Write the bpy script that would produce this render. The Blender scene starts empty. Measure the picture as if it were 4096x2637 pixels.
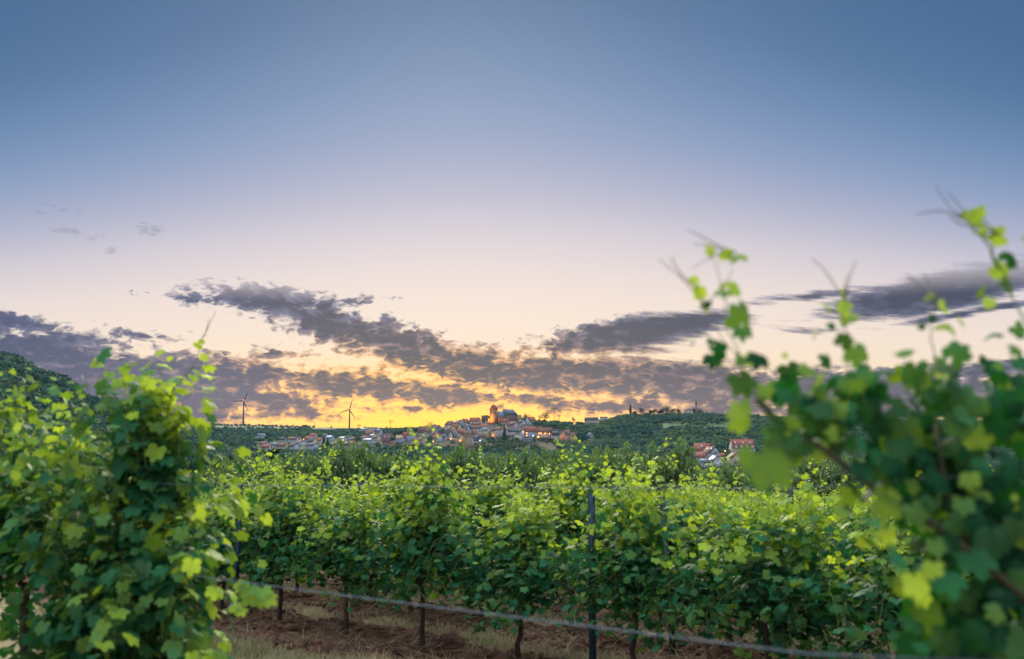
import bpy, math, random
import numpy as np
from mathutils import Vector, Matrix

# ------------------------------------------------------------------ camera, world, sun, exposure
SC = bpy.context.scene
COL = SC.collection
F = 4000.0                                   # focal length in photo pixels (4096 wide)
EYE = 1.7
PITCH = math.atan((1705 - 1318.5) / F)

def P(px, py, d):
    """the point at depth d (metres along +Y) that the photo shows at pixel px, py"""
    vx, vz = (px - 2048) / F, -(py - 1318.5) / F
    y = math.cos(PITCH) - math.sin(PITCH) * vz
    z = math.sin(PITCH) + math.cos(PITCH) * vz
    return Vector((vx * d / y, d, EYE + z * d / y))

def srgb(r, g, b):
    f = lambda c: c / 12.92 if c <= 0.04045 else ((c + 0.055) / 1.055) ** 2.4
    return (f(r / 255), f(g / 255), f(b / 255))

cam_d = bpy.data.cameras.new('camera')
cam = bpy.data.objects.new('camera', cam_d); COL.objects.link(cam)
cam.location = (0, 0, EYE)
cam.rotation_euler = (math.pi / 2 + PITCH, 0, 0)
cam_d.sensor_width = 36
cam_d.lens = 36 * F / 4096
cam_d.clip_start = 0.05
cam_d.clip_end = 20000
cam_d.dof.use_dof = True
cam_d.dof.focus_distance = 45
cam_d.dof.aperture_fstop = 2.5
SC.camera = cam
SC.view_settings.view_transform = 'Standard'
SC.view_settings.look = 'None'
SC.view_settings.exposure = 0.0
SC.view_settings.gamma = 1.0
SC.render.engine = 'CYCLES'
SC.cycles.use_denoising = True
SC.cycles.max_bounces = 6
SC.cycles.transparent_max_bounces = 4
SC.cycles.volume_bounces = 0
SC.cycles.caustics_reflective = False
SC.cycles.caustics_refractive = False
SC.cycles.sample_clamp_indirect = 4

class E:
    """tiny expression builder for shader math"""
    nt = None
    def __init__(s, sock): s.s = sock
    @staticmethod
    def put(sock, v):
        if isinstance(v, E): E.nt.links.new(v.s, sock)
        else: sock.default_value = v
    @staticmethod
    def op(o, a, b=0.0, c=0.0, clamp=False):
        n = E.nt.nodes.new('ShaderNodeMath'); n.operation = o; n.use_clamp = clamp
        for i, v in enumerate((a, b, c)): E.put(n.inputs[i], v)
        return E(n.outputs[0])
    def __add__(a, b): return E.op('ADD', a, b)
    __radd__ = __add__
    def __sub__(a, b): return E.op('SUBTRACT', a, b)
    def __rsub__(a, b): return E.op('SUBTRACT', b, a)
    def __mul__(a, b): return E.op('MULTIPLY', a, b)
    __rmul__ = __mul__
    def __truediv__(a, b): return E.op('DIVIDE', a, b)
def emax(a, b): return E.op('MAXIMUM', a, b)
def smooth(x, lo, hi, a=0.0, b=1.0):
    n = E.nt.nodes.new('ShaderNodeMapRange'); n.interpolation_type = 'SMOOTHSTEP'
    E.put(n.inputs[0], x)
    for i, v in enumerate((lo, hi, a, b)): n.inputs[i + 1].default_value = v
    return E(n.outputs[0])
def mixc(f, a, b, mode='MIX'):
    n = E.nt.nodes.new('ShaderNodeMix'); n.data_type = 'RGBA'; n.blend_type = mode
    E.put(n.inputs[0], f)
    for i, v in ((6, a), (7, b)):
        E.put(n.inputs[i], v if isinstance(v, E) else (*v[:3], 1))
    return E(n.outputs[2])
def ramp(x, stops, interp='LINEAR'):
    n = E.nt.nodes.new('ShaderNodeValToRGB'); n.color_ramp.interpolation = interp
    el = n.color_ramp.elements
    while len(el) < len(stops): el.new(0.5)
    for e, (p, c) in zip(el, stops): e.position = p; e.color = (*c[:3], 1)
    E.put(n.inputs[0], x)
    return E(n.outputs[0])
def noise(vec, scale, detail=2.0, rough=0.5, dist=0.0, out=0, lac=2.0):
    n = E.nt.nodes.new('ShaderNodeTexNoise'); n.noise_dimensions = '3D'
    if vec is not None: E.nt.links.new(vec.s, n.inputs['Vector'])
    n.inputs['Scale'].default_value = scale; n.inputs['Detail'].default_value = detail
    n.inputs['Roughness'].default_value = rough; n.inputs['Distortion'].default_value = dist
    n.inputs['Lacunarity'].default_value = lac
    return E(n.outputs[out])
def xyz(x, y, z=0.0):
    n = E.nt.nodes.new('ShaderNodeCombineXYZ')
    for i, v in enumerate((x, y, z)): E.put(n.inputs[i], v)
    return E(n.outputs[0])

SUN_AZ, SUN_EL = -4.0, 22.0                    # degrees; azimuth from +Y towards +X

def azel(px, py):
    v = P(px, py, 1000.0); v.z -= EYE
    return math.degrees(math.atan2(v.x, v.y)), math.degrees(math.atan2(v.z, math.hypot(v.x, v.y)))

def build_world():
    w = bpy.data.worlds.new('World'); SC.world = w; w.use_nodes = True
    nt = w.node_tree; nt.nodes.clear(); E.nt = nt
    out = nt.nodes.new('ShaderNodeOutputWorld'); bg = nt.nodes.new('ShaderNodeBackground')
    nt.links.new(bg.outputs[0], out.inputs[0])
    tc = nt.nodes.new('ShaderNodeTexCoord')
    sp = nt.nodes.new('ShaderNodeSeparateXYZ'); nt.links.new(tc.outputs['Generated'], sp.inputs[0])
    X, Y, Z = (E(sp.outputs[i]) for i in range(3))
    az = E.op('ARCTAN2', X, Y) * 57.2958
    el = E.op('ARCSINE', Z) * 57.2958
    aa = E.op('MINIMUM', E.op('ABSOLUTE', az + 1.0), 60.0) * (1 / 27.0)
    eff = el * (1 + 0.38 * aa * aa)
    # twilight gradient: gold at the horizon, cream, lavender, blue
    G = [(0, (247, 208, 142)), (2, (248, 219, 166)), (4.6, (245, 224, 202)), (8, (235, 217, 210)), (11, (206, 199, 208)), (13.6, (172, 174, 198)), (16.5, (135, 154, 190)), (20, (102, 134, 174)), (24, (74, 110, 151)), (30, (62, 99, 142))]
    base = ramp(E.op('MULTIPLY', eff, 1 / 30.0, clamp=True), [(e / 30, srgb(*c)) for e, c in G], 'B_SPLINE')
    gl = E.op('POWER', 2.718, (az - SUN_AZ) * (az - SUN_AZ) * (-1 / (2 * 8.6 ** 2)))
    glow = gl * smooth(el, 0.0, 5.0, 1.0, 0.0)
    base = mixc(glow, base, (1.6, .80, .04))
    # unseen sky overhead and behind the camera, brightened to light the foliage
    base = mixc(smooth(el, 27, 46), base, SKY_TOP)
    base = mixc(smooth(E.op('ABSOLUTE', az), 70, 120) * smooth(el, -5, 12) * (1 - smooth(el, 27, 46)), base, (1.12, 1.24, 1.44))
    # clouds -------------------------------------------------------------
    blobs = [  # photo px x, y, half length, half height, slope (deg, + falls to the right), strength
        (1080, 1200, 340, 50, 4, 1.15), (760, 1195, 180, 22, 3, .75), (1330, 1300, 340, 66, 14, 1.2), (1620, 1385, 280, 76, 14, 1.25), (1900, 1465, 340, 72, 9, 1.25),
        (2300, 1510, 500, 74, 2, 1.25), (2720, 1530, 360, 66, 0, 1.2), (780, 1510, 540, 80, 3, 1.25), (220, 1430, 380, 90, 8, 1.3),
        (60, 1290, 210, 34, 8, .95), (1000, 1600, 420, 55, 4, 1.2), (560, 1590, 540, 120, 0, 1.6), (2480, 1340, 400, 54, -8, 1.25),
        (2700, 1300, 250, 44, -7, 1.1), (3260, 1182, 260, 16, -4, .6), (3760, 1165, 480, 58, -9, 1.2), (3800, 1215, 300, 20, -10, .85),
        (3500, 1565, 720, 66, 0, 1.3), (2900, 1575, 380, 52, 0, 1.2), (1450, 1545, 440, 56, 5, 1.1), (1750, 1580, 400, 50, 4, 1.05),
        (2120, 1600, 210, 34, 0, .95), (1650, 1632, 260, 28, 0, .62), (2450, 1625, 430, 34, 0, .95), (1200, 1660, 260, 26, 2, .85), (800, 1665, 300, 30, 0, .95),
        (1880, 1640, 180, 20, 0, .5), (2850, 1640, 400, 30, 0, 1.0), (3500, 1640, 500, 30, 0, .9), (1450, 1202, 150, 18, -6, .6), (560, 1340, 170, 18, 6, .75), (1120, 1420, 200, 22, 0, .55),
        (3900, 1495, 380, 30, -3, .9), (3300, 1320, 190, 14, 0, .45), (3880, 1250, 320, 14, -8, .6),
        (240, 845, 90, 18, 0, .45), (310, 930, 100, 22, 0, .5), (600, 915, 70, 18, -8, .5), (460, 1005, 70, 16, -5, .45),
        (1900, 1410, 200, 16, 10, .5), (2450, 1395, 260, 22, 0, .6), (100, 1560, 300, 120, 0, 1.3)]
    vec = xyz(az, el)
    M = None
    for bx, by, ha, hb, rot, st in blobs:
        a, e = azel(bx, by)
        sa = ha / F * 57.3 * math.cos(math.radians(a)) ** 2; sb = hb / F * 57.3
        n = nt.nodes.new('ShaderNodeMapping'); n.vector_type = 'TEXTURE'
        nt.links.new(vec.s, n.inputs[0])
        n.inputs['Location'].default_value = (a, e, 0)
        n.inputs['Rotation'].default_value = (0, 0, -math.radians(rot))
        n.inputs['Scale'].default_value = (sa * 1.30, sb * 1.55, 1)
        ln = nt.nodes.new('ShaderNodeVectorMath'); ln.operation = 'LENGTH'
        nt.links.new(n.outputs[0], ln.inputs[0])
        m = E.op('MULTIPLY_ADD', E(ln.outputs['Value']), -st, st)
        M = m if M is None else E.op('SMOOTH_MAX', M, m, 0.12)
    wv = noise(xyz(az * 0.6, el * 1.1), 0.7, 3, 0.5, out=1)
    wm = nt.nodes.new('ShaderNodeVectorMath'); wm.operation = 'MULTIPLY_ADD'
    nt.links.new(wv.s, wm.inputs[0]); wm.inputs[1].default_value = (0.9, 0.9, 0); nt.links.new(xyz(az * 0.62, el * 1.25).s, wm.inputs[2])
    n1 = noise(E(wm.outputs[0]), 1.05, 10, 0.66)
    # stretched fibres for the high streaks on the right
    n2 = noise(xyz(az * 0.22 - el * 0.12, el * 1.9 + az * .25), 1.0, 7, 0.6)
    fib = smooth(az, 3.0, 9.0) * smooth(el, 2.6, 4.2)
    nn = n1 + (n2 - n1) * fib
    n3 = noise(E(wm.outputs[0]), 3.4, 6, 0.6)
    def puffs(v, sc):
        vo = nt.nodes.new('ShaderNodeTexVoronoi'); vo.feature = 'F1'; vo.inputs['Scale'].default_value = sc
        dv = nt.nodes.new('ShaderNodeVectorMath'); dv.operation = 'MULTIPLY_ADD'; nz = noise(v, 2.6, 2, .5, out=1)
        nt.links.new(nz.s, dv.inputs[0]); dv.inputs[1].default_value = (.35, .35, 0); nt.links.new(v.s, dv.inputs[2])
        nt.links.new(dv.outputs[0], vo.inputs['Vector'])
        return 0.75 - E(vo.outputs['Distance'])
    pf = puffs(E(wm.outputs[0]), 2.3) + puffs(E(wm.outputs[0]), 5.2) * .5
    nof = 1 - fib * .9
    D = M * 2.0 + (nn - 0.50) * 3.4 + ((pf - 0.60) * 1.25 + (n3 - 0.5) * 1.2) * nof - 0.10 + 0.22 * smooth(el, 5.5, 3.0) * smooth(el, -0.2, 1.6)
    dens = smooth(D, -0.12, 0.75)
    thick = smooth(D, 0.15, 1.5)
    low = smooth(el, 0.3, 4.2)                      # 0 low, 1 high
    # relief: the side of each puff that faces the glow below the horizon is lighter
    of = nt.nodes.new('ShaderNodeVectorMath'); of.operation = 'ADD'; nt.links.new(wm.outputs[0], of.inputs[0]); of.inputs[1].default_value = (0.0, -0.30, 0)
    nb = noise(E(of.outputs[0]), 1.05, 8, 0.62)
    pfb = puffs(E(of.outputs[0]), 2.3)
    relief = (nn - nb) * 3.0 + ((pf - 0.6) * -.5 + (pfb - pf * .67) * -1.3 + (n3 - 0.5) * 1.0) * nof
    dark = mixc(low, srgb(70, 63, 90), srgb(28, 39, 74))
    left = smooth(az, -9, -19)
    dark = mixc(left * 0.75, dark, srgb(40, 58, 108))
    lit = mixc(low, srgb(172, 140, 140), srgb(98, 102, 136))
    lit = mixc(gl * smooth(el, 1.0, 6.5, .85, 0.0), lit, srgb(250, 168, 70))
    tex = smooth(thick * 0.62 - relief * 0.65 + 0.32, 0.1, 0.9)
    cloud = mixc(tex, lit, dark)
    rim = gl * smooth(el, 6.5, 1.0) * smooth(thick, .75, 0.0)
    cloud = mixc(rim * .9, cloud, (1.35, .68, .12))
    col = mixc(dens * smooth(el, 6.8, 8.6, 0.97, 0.30), base, cloud)
    # physical twilight scattering, a weak addition
    sky = nt.nodes.new('ShaderNodeTexSky'); sky.sky_type = 'NISHITA'; sky.sun_disc = False
    sky.sun_elevation = math.radians(SUN_EL); sky.sun_rotation = math.radians(SUN_AZ)
    col = mixc(0.004, col, E(sky.outputs[0]), 'ADD')
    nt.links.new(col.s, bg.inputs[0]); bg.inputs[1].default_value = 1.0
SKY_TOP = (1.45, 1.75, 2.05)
HAZE = 0.00002
build_world()
sun_d = bpy.data.lights.new('sun', 'SUN'); sun_d.energy = 4.4; sun_d.angle = math.radians(25); sun_d.color = (1.0, 0.90, 0.68)
sun = bpy.data.objects.new('sun', sun_d); COL.objects.link(sun)
sd = Vector((math.sin(math.radians(SUN_AZ)) * math.cos(math.radians(SUN_EL)), math.cos(math.radians(SUN_AZ)) * math.cos(math.radians(SUN_EL)), math.sin(math.radians(SUN_EL))))
sun.rotation_euler = sd.to_track_quat('Z', 'Y').to_euler()

# ------------------------------------------------------------------ helpers
RNG = np.random.default_rng(7)
random.seed(5)

def tag(o, label=None, cat=None, group=None, kind=None):
    if label: o['label'] = label
    if cat: o['category'] = cat
    if group: o['group'] = group
    if kind: o['kind'] = kind
    return o
def link(name, me, parent=None, loc=None, rotz=0.0):
    o = bpy.data.objects.new(name, me); COL.objects.link(o)
    if parent is not None: o.parent = parent
    if loc is not None: o.location = loc
    if rotz: o.rotation_euler = (0, 0, rotz)
    return o
def empty(name, loc, rotz=0.0):
    o = link(name, None, None, loc, rotz); o.empty_display_size = 0.2
    return o
def copy_tree(o, parent=None):
    c = o.copy(); COL.objects.link(c)
    if parent is not None: c.parent = parent
    for ch in list(o.children): copy_tree(ch, c)
    return c

def mesh_np(name, V, faces_flat, counts, mats, midx=None, attrs=None, smooth_=False):
    me = bpy.data.meshes.new(name)
    V = np.asarray(V, np.float32); faces_flat = np.asarray(faces_flat, np.int32); counts = np.asarray(counts, np.int32)
    me.vertices.add(len(V)); me.vertices.foreach_set('co', V.ravel())
    me.loops.add(len(faces_flat)); me.loops.foreach_set('vertex_index', faces_flat)
    me.polygons.add(len(counts))
    st = np.zeros(len(counts), np.int32); st[1:] = np.cumsum(counts)[:-1]
    me.polygons.foreach_set('loop_start', st); me.polygons.foreach_set('loop_total', counts)
    for m in mats: me.materials.append(m)
    if midx is not None: me.polygons.foreach_set('material_index', np.asarray(midx, np.int32))
    me.update(calc_edges=True)
    if smooth_: me.polygons.foreach_set('use_smooth', np.ones(len(counts), bool))
    for k, a in (attrs or {}).items():
        a = np.asarray(a, np.float32)
        if a.ndim == 2:
            at = me.attributes.new(k, 'FLOAT_COLOR', 'POINT')
            at.data.foreach_set('color', np.concatenate([a, np.ones((len(a), 1), np.float32)], 1).ravel())
        else:
            at = me.attributes.new(k, 'FLOAT', 'POINT'); at.data.foreach_set('value', a)
    me.validate()
    return me

class MB:
    """collects boxes, prisms and tubes into one mesh"""
    def __init__(s): s.v, s.f, s.m = [], [], []
    def add(s, vs, fs, m=0):
        b = len(s.v); s.v += [tuple(v) for v in vs]
        for f in fs: s.f.append([i + b for i in f]); s.m.append(m)
        return s
    def box(s, x0, x1, y0, y1, z0, z1, m=0, M=None):
        vs = [Vector((x, y, z)) for z in (z0, z1) for x, y in ((x0, y0), (x1, y0), (x1, y1), (x0, y1))]
        if M is not None: vs = [M @ v for v in vs]
        return s.add(vs, [(3, 2, 1, 0), (4, 5, 6, 7), (0, 1, 5, 4), (1, 2, 6, 5), (2, 3, 7, 6), (3, 0, 4, 7)], m)
    def tube(s, pts, rad, n=6, m=0, cap=True):
        pts = [Vector(p) for p in pts]
        rs = rad if hasattr(rad, '__len__') else [rad] * len(pts)
        vs, fs = [], []
        for i, p in enumerate(pts):
            t = (pts[min(i + 1, len(pts) - 1)] - pts[max(i - 1, 0)]).normalized()
            a = t.orthogonal().normalized() if i == 0 else (a - t * a.dot(t)).normalized()
            b = t.cross(a)
            for k in range(n):
                an = 2 * math.pi * k / n
                vs.append(p + (a * math.cos(an) + b * math.sin(an)) * rs[i])
        for i in range(len(pts) - 1):
            for k in range(n):
                k2 = (k + 1) % n
                fs.append((i * n + k, i * n + k2, (i + 1) * n + k2, (i + 1) * n + k))
        if cap:
            fs.append(tuple(range(n))[::-1]); fs.append(tuple((len(pts) - 1) * n + k for k in range(n)))
        return s.add(vs, fs, m)
    def mesh(s, name, mats, smooth_=False):
        return mesh_np(name, s.v, [i for f in s.f for i in f], [len(f) for f in s.f], mats, s.m, smooth_=smooth_)
    def build(s, name, mats, parent=None, loc=None, rotz=0.0, smooth_=False):
        if not isinstance(mats, (list, tuple)): mats = [mats]
        return link(name, s.mesh(name, mats, smooth_), parent, loc, rotz)

def lattice(ix, iy, seed):
    h = (ix.astype(np.int64) * 374761393 + iy.astype(np.int64) * 668265263 + seed * 974711) & 0xffffffff
    h = ((h ^ (h >> 13)) * 1274126177) & 0xffffffff
    return ((h ^ (h >> 16)) & 0xffff) / 65535.0
def vnoise(x, y, seed=0):
    x = np.asarray(x, float); y = np.asarray(y, float)
    ix, iy = np.floor(x), np.floor(y); fx, fy = x - ix, y - iy
    fx = fx * fx * (3 - 2 * fx); fy = fy * fy * (3 - 2 * fy)
    a, b = lattice(ix, iy, seed), lattice(ix + 1, iy, seed)
    c, d = lattice(ix, iy + 1, seed), lattice(ix + 1, iy + 1, seed)
    return (a * (1 - fx) + b * fx) * (1 - fy) + (c * (1 - fx) + d * fx) * fy
def fbm(x, y, oct=4, seed=0):
    s, a, t = 0, 1, 0
    for i in range(oct):
        s = s + a * vnoise(x * 2 ** i, y * 2 ** i, seed + i); t += a; a *= 0.5
    return s / t

# ------------------------------------------------------------------ materials
def mat(name):
    m = bpy.data.materials.new(name); m.use_nodes = True
    nt = m.node_tree; E.nt = nt
    b = nt.nodes['Principled BSDF']
    return m, nt, b
def coords(nt, kind='Object'):
    return E(nt.nodes.new('ShaderNodeTexCoord').outputs[kind])
def attr(nt, name, out='Fac'):
    n = nt.nodes.new('ShaderNodeAttribute'); n.attribute_name = name
    return E(n.outputs[out])
def plain(name, c, rough=0.7, var=0.25, scale=3.0, metal=0.0, bump=0.0, spec=0.3):
    m, nt, b = mat(name)
    n = noise(coords(nt), scale, 5, 0.6)
    col = mixc(smooth(n, 0.3, 0.7), [x * (1 - var) for x in c], [min(1, x * (1 + var)) for x in c])
    nt.links.new(col.s, b.inputs['Base Color'])
    b.inputs['Roughness'].default_value = rough; b.inputs['Metallic'].default_value = metal
    b.inputs['Specular IOR Level'].default_value = spec
    if bump:
        bn = nt.nodes.new('ShaderNodeBump'); bn.inputs['Strength'].default_value = bump; bn.inputs['Distance'].default_value = 0.05
        nt.links.new(n.s, bn.inputs['Height']); nt.links.new(bn.outputs[0], b.inputs['Normal'])
    return m
def emit(name, c, s):
    m, nt, b = mat(name)
    b.inputs['Base Color'].default_value = (*c, 1); b.inputs['Emission Color'].default_value = (*c, 1); b.inputs['Emission Strength'].default_value = s
    return m

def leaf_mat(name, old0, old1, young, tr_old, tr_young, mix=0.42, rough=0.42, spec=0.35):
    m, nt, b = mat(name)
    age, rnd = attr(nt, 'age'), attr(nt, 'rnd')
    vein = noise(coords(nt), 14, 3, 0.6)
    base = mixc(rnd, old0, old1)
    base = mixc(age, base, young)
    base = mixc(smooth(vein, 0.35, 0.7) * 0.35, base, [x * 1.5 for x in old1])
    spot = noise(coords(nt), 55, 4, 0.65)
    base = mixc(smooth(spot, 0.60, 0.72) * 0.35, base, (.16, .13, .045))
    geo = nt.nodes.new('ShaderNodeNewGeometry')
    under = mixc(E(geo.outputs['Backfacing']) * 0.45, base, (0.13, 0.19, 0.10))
    nt.links.new(under.s, b.inputs['Base Color'])
    b.inputs['Roughness'].default_value = rough; b.inputs['Specular IOR Level'].default_value = spec
    t = nt.nodes.new('ShaderNodeBsdfTranslucent')
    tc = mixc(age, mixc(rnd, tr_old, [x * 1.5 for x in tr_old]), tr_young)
    nt.links.new(tc.s, t.inputs[0])
    mx = nt.nodes.new('ShaderNodeMixShader'); mx.inputs[0].default_value = mix
    nt.links.new(b.outputs[0], mx.inputs[1]); nt.links.new(t.outputs[0], mx.inputs[2])
    nt.links.new(mx.outputs[0], nt.nodes['Material Output'].inputs[0])
    return m
def foliage_mat(name, c0, c1, c2, rough=0.75):
    m, nt, b = mat(name)
    rnd, hue = attr(nt, 'rnd'), attr(nt, 'age')
    col = mixc(rnd, c0, c1); col = mixc(hue, col, c2)
    nt.links.new(col.s, b.inputs['Base Color']); b.inputs['Roughness'].default_value = rough; b.inputs['Specular IOR Level'].default_value = 0.15
    t = nt.nodes.new('ShaderNodeBsdfTranslucent'); nt.links.new(col.s, t.inputs[0])
    mx = nt.nodes.new('ShaderNodeMixShader'); mx.inputs[0].default_value = 0.22
    nt.links.new(b.outputs[0], mx.inputs[1]); nt.links.new(t.outputs[0], mx.inputs[2])
    nt.links.new(mx.outputs[0], nt.nodes['Material Output'].inputs[0])
    return m

VINE_LEAF = leaf_mat('vine leaf', (.002, .022, .014), (.040, .165, .072), (.38, .50, .035), (.012, .10, .004), (.76, .92, .04), 0.38, .5, .07)
CHERRY_LEAF = leaf_mat('cherry leaf', (.018, .05, .024), (.05, .11, .035), (.16, .25, .06), (.10, .20, .03), (.22, .32, .05), 0.35)
WOOD_LEAF = foliage_mat('woodland foliage', (.012, .052, .050), (.052, .130, .080), (.15, .20, .080))
SCRUB_LEAF = foliage_mat('scrub foliage', (.03, .075, .045), (.06, .12, .055), (.13, .14, .06))
DARK_LEAF = foliage_mat('dark evergreen and silhouette foliage', (.008, .025, .018), (.018, .045, .026), (.03, .06, .03))  # dark green of conifers; also paints in the silhouette of backlit skyline trees
BARK = plain('vine bark', (.045, .030, .022), 0.9, 0.5, 40, bump=0.6)
TREEBARK = plain('tree bark', (.05, .038, .03), 0.9, 0.4, 4)
STEM = plain('green shoot', (.10, .16, .04), 0.5, 0.3, 20)
CANE = plain('brown cane', (.055, .045, .025), 0.6, 0.3, 30)
TENDRIL = plain('tendril', (.16, .15, .10), 0.5, 0.2, 20)
POST = plain('galvanised post', (.022, .045, .062), 0.5, 0.35, 12, metal=0.5)
WIRE = plain('wire', (.15, .19, .23), 0.5, 0.2, 20, metal=0.3)
# ------------------------------------------------------------------ the land
DIST = [0, 10, 30, 60, 120, 250, 450, 650, 800, 900, 1000, 1100, 1200, 1300, 1400, 1550, 1800, 2300, 3500, 4500, 9000]
NEARZ = {0: -1.70, 10: -2.20, 30: -3.3, 60: -5.4, 120: -9, 250: -17}
LAND = {   # photo column: {distance: photo row of the bare ground}
    -900: {450: 1870, 650: 1650, 800: 1500, 900: 1430, 1000: 1400},
    0: {450: 1885, 650: 1690, 800: 1540, 900: 1476, 1000: 1437},
    200: {450: 1890, 650: 1735, 800: 1610, 900: 1550, 1000: 1512},
    400: {450: 1895, 650: 1780, 800: 1690, 900: 1645, 1000: 1617},
    721: {450: 1900, 650: 1830, 800: 1755, 900: 1715, 1000: 1685},
    851: {450: 1900, 650: 1852, 800: 1800, 900: 1768, 1000: 1745, 1100: 1740, 1300: 1736, 1550: 1730, 2300: 1716, 3500: 1704, 4500: 1698},
    950: {450: 1900, 650: 1860, 900: 1835, 1100: 1805, 1200: 1785, 1300: 1765, 1400: 1752, 1550: 1742, 1800: 1733, 2300: 1722, 3500: 1708, 4500: 1701},
    1300: {450: 1900, 650: 1865, 900: 1838, 1100: 1812, 1200: 1793, 1300: 1772, 1400: 1755, 1550: 1744, 1800: 1735, 2300: 1726, 3500: 1715, 4500: 1710},
    1530: {450: 1900, 650: 1865, 900: 1838, 1100: 1814, 1200: 1795, 1300: 1770, 1400: 1748, 1550: 1738, 1800: 1731, 2300: 1724, 3500: 1716, 4500: 1712},
    1650: {450: 1900, 650: 1865, 900: 1840, 1100: 1814, 1200: 1792, 1300: 1766, 1400: 1738, 1550: 1732, 1800: 1729, 2300: 1724, 3500: 1717, 4500: 1713},
    1750: {450: 1900, 650: 1865, 900: 1842, 1100: 1816, 1200: 1796, 1300: 1762, 1400: 1718, 1550: 1722, 2300: 1724, 3500: 1718, 4500: 1714},
    1850: {450: 1900, 650: 1865, 900: 1842, 1100: 1818, 1200: 1794, 1300: 1756, 1400: 1700, 1550: 1712, 2300: 1724, 4500: 1714},
    1950: {450: 1900, 650: 1865, 900: 1845, 1100: 1816, 1200: 1785, 1300: 1744, 1400: 1690, 1550: 1702, 2300: 1720, 4500: 1714},
    2060: {450: 1900, 650: 1865, 900: 1845, 1100: 1815, 1200: 1780, 1300: 1740, 1400: 1688, 1550: 1698, 2300: 1718, 4500: 1714},
    2200: {450: 1900, 650: 1867, 900: 1848, 1100: 1818, 1200: 1780, 1300: 1744, 1400: 1708, 1550: 1698, 2300: 1712, 4500: 1712},
    2320: {450: 1900, 650: 1867, 900: 1845, 1100: 1812, 1200: 1785, 1300: 1756, 1400: 1726, 1550: 1704, 1800: 1704, 2300: 1708, 4500: 1710},
    2400: {450: 1900, 650: 1867, 900: 1838, 1100: 1800, 1200: 1775, 1300: 1746, 1400: 1714, 1550: 1690},
    2530: {450: 1900, 650: 1867, 900: 1825, 1100: 1784, 1200: 1758, 1300: 1728, 1400: 1700, 1550: 1671},
    2800: {450: 1900, 650: 1866, 800: 1832, 900: 1812, 1100: 1772, 1300: 1716, 1400: 1690, 1550: 1665},
    3200: {450: 1900, 650: 1866, 800: 1836, 900: 1815, 1100: 1780, 1300: 1730, 1400: 1702, 1550: 1680},
    4100: {450: 1900, 650: 1866, 900: 1820, 1100: 1790, 1300: 1750, 1550: 1700},
    5000: {450: 1900, 650: 1866, 900: 1820, 1100: 1790, 1300: 1750, 1550: 1700},
}
LPX = np.array(sorted(LAND))
DG = np.concatenate([[0], np.geomspace(2, 9000, 900)])
ZG = np.zeros((len(LPX), len(DG)))
for i, px in enumerate(LPX):
    t = dict(NEARZ); last = None
    for d in sorted(LAND[px]):
        t[d] = P(px, LAND[px][d], d).z - EYE; last = t[d]
    dm = max(LAND[px])
    if dm < 4500: t[dm + 200] = last - 1.0; t[3500] = last - 12; t[4500] = min(last - 12, 0); t[9000] = -30
    else: t[9000] = last - 30
    ds = sorted(t)
    z = np.interp(DG, ds, [t[d] for d in ds])
    k = np.array([1, 2, 3, 4, 3, 2, 1.]); k /= k.sum()
    zs = np.convolve(np.pad(z, 3, mode='edge'), k, 'valid')
    ZG[i] = zs
def rowgeom(): pass
PHI = math.radians(43)
ROWD = np.array([math.cos(PHI), -math.sin(PHI)]); ROWN = np.array([math.sin(PHI), math.cos(PHI)])
ROWS = [2.1] + [6.8 + 1.75 * k for k in range(16)]
ROW_END = 46.0
def base_z(X, Y):
    X = np.asarray(X, float); Y = np.asarray(Y, float)
    r = np.hypot(X, Y); th = np.arctan2(X, Y)
    thc = np.clip(th, -math.radians(38), math.radians(36))
    d = r * np.cos(thc); px = 2048 + F * np.tan(thc)
    j = np.clip(np.searchsorted(LPX, px) - 1, 0, len(LPX) - 2)
    f = (px - LPX[j]) / (LPX[j + 1] - LPX[j]); f = np.clip(f, 0, 1); f = f * f * (3 - 2 * f)
    g = np.interp(d, DG, np.arange(len(DG))); gi = np.clip(g.astype(int), 0, len(DG) - 2); gf = g - gi
    za = ZG[j, gi] * (1 - gf) + ZG[j, gi + 1] * gf
    zb = ZG[j + 1, gi] * (1 - gf) + ZG[j + 1, gi + 1] * gf
    return EYE + za * (1 - f) + zb * f
def soil_amount(X, Y):
    """1 on the tilled strips under the vines, 0 on the grassy lanes"""
    n = X * ROWN[0] + Y * ROWN[1]
    w = (fbm(X * .9, Y * .9, 3, 11) - .5) * 1.0
    s = np.zeros_like(n)
    for r in ROWS[1:]:
        s = np.maximum(s, 1 - np.clip((np.abs(n - r + .15 + w) - .60) / .25, 0, 1))
    return s
def gz(X, Y):
    X = np.asarray(X, float); Y = np.asarray(Y, float)
    r = np.hypot(X, Y)
    z = base_z(X, Y)
    near = np.clip((30 - r) / 12, 0, 1)
    s = soil_amount(X, Y)
    z = z + near * (s * ((fbm(X * 3.1, Y * 3.1, 4, 3) - .5) * .30 + .03) + (fbm(X * .7, Y * .7, 3, 5) - .5) * .10)
    far = np.clip((r - 200) / 300, 0, 1)
    return z + far * (fbm(X * .02, Y * .02, 3, 9) - .5) * 3.0
def gzs(x, y): return float(gz(np.array([x]), np.array([y]))[0])

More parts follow.
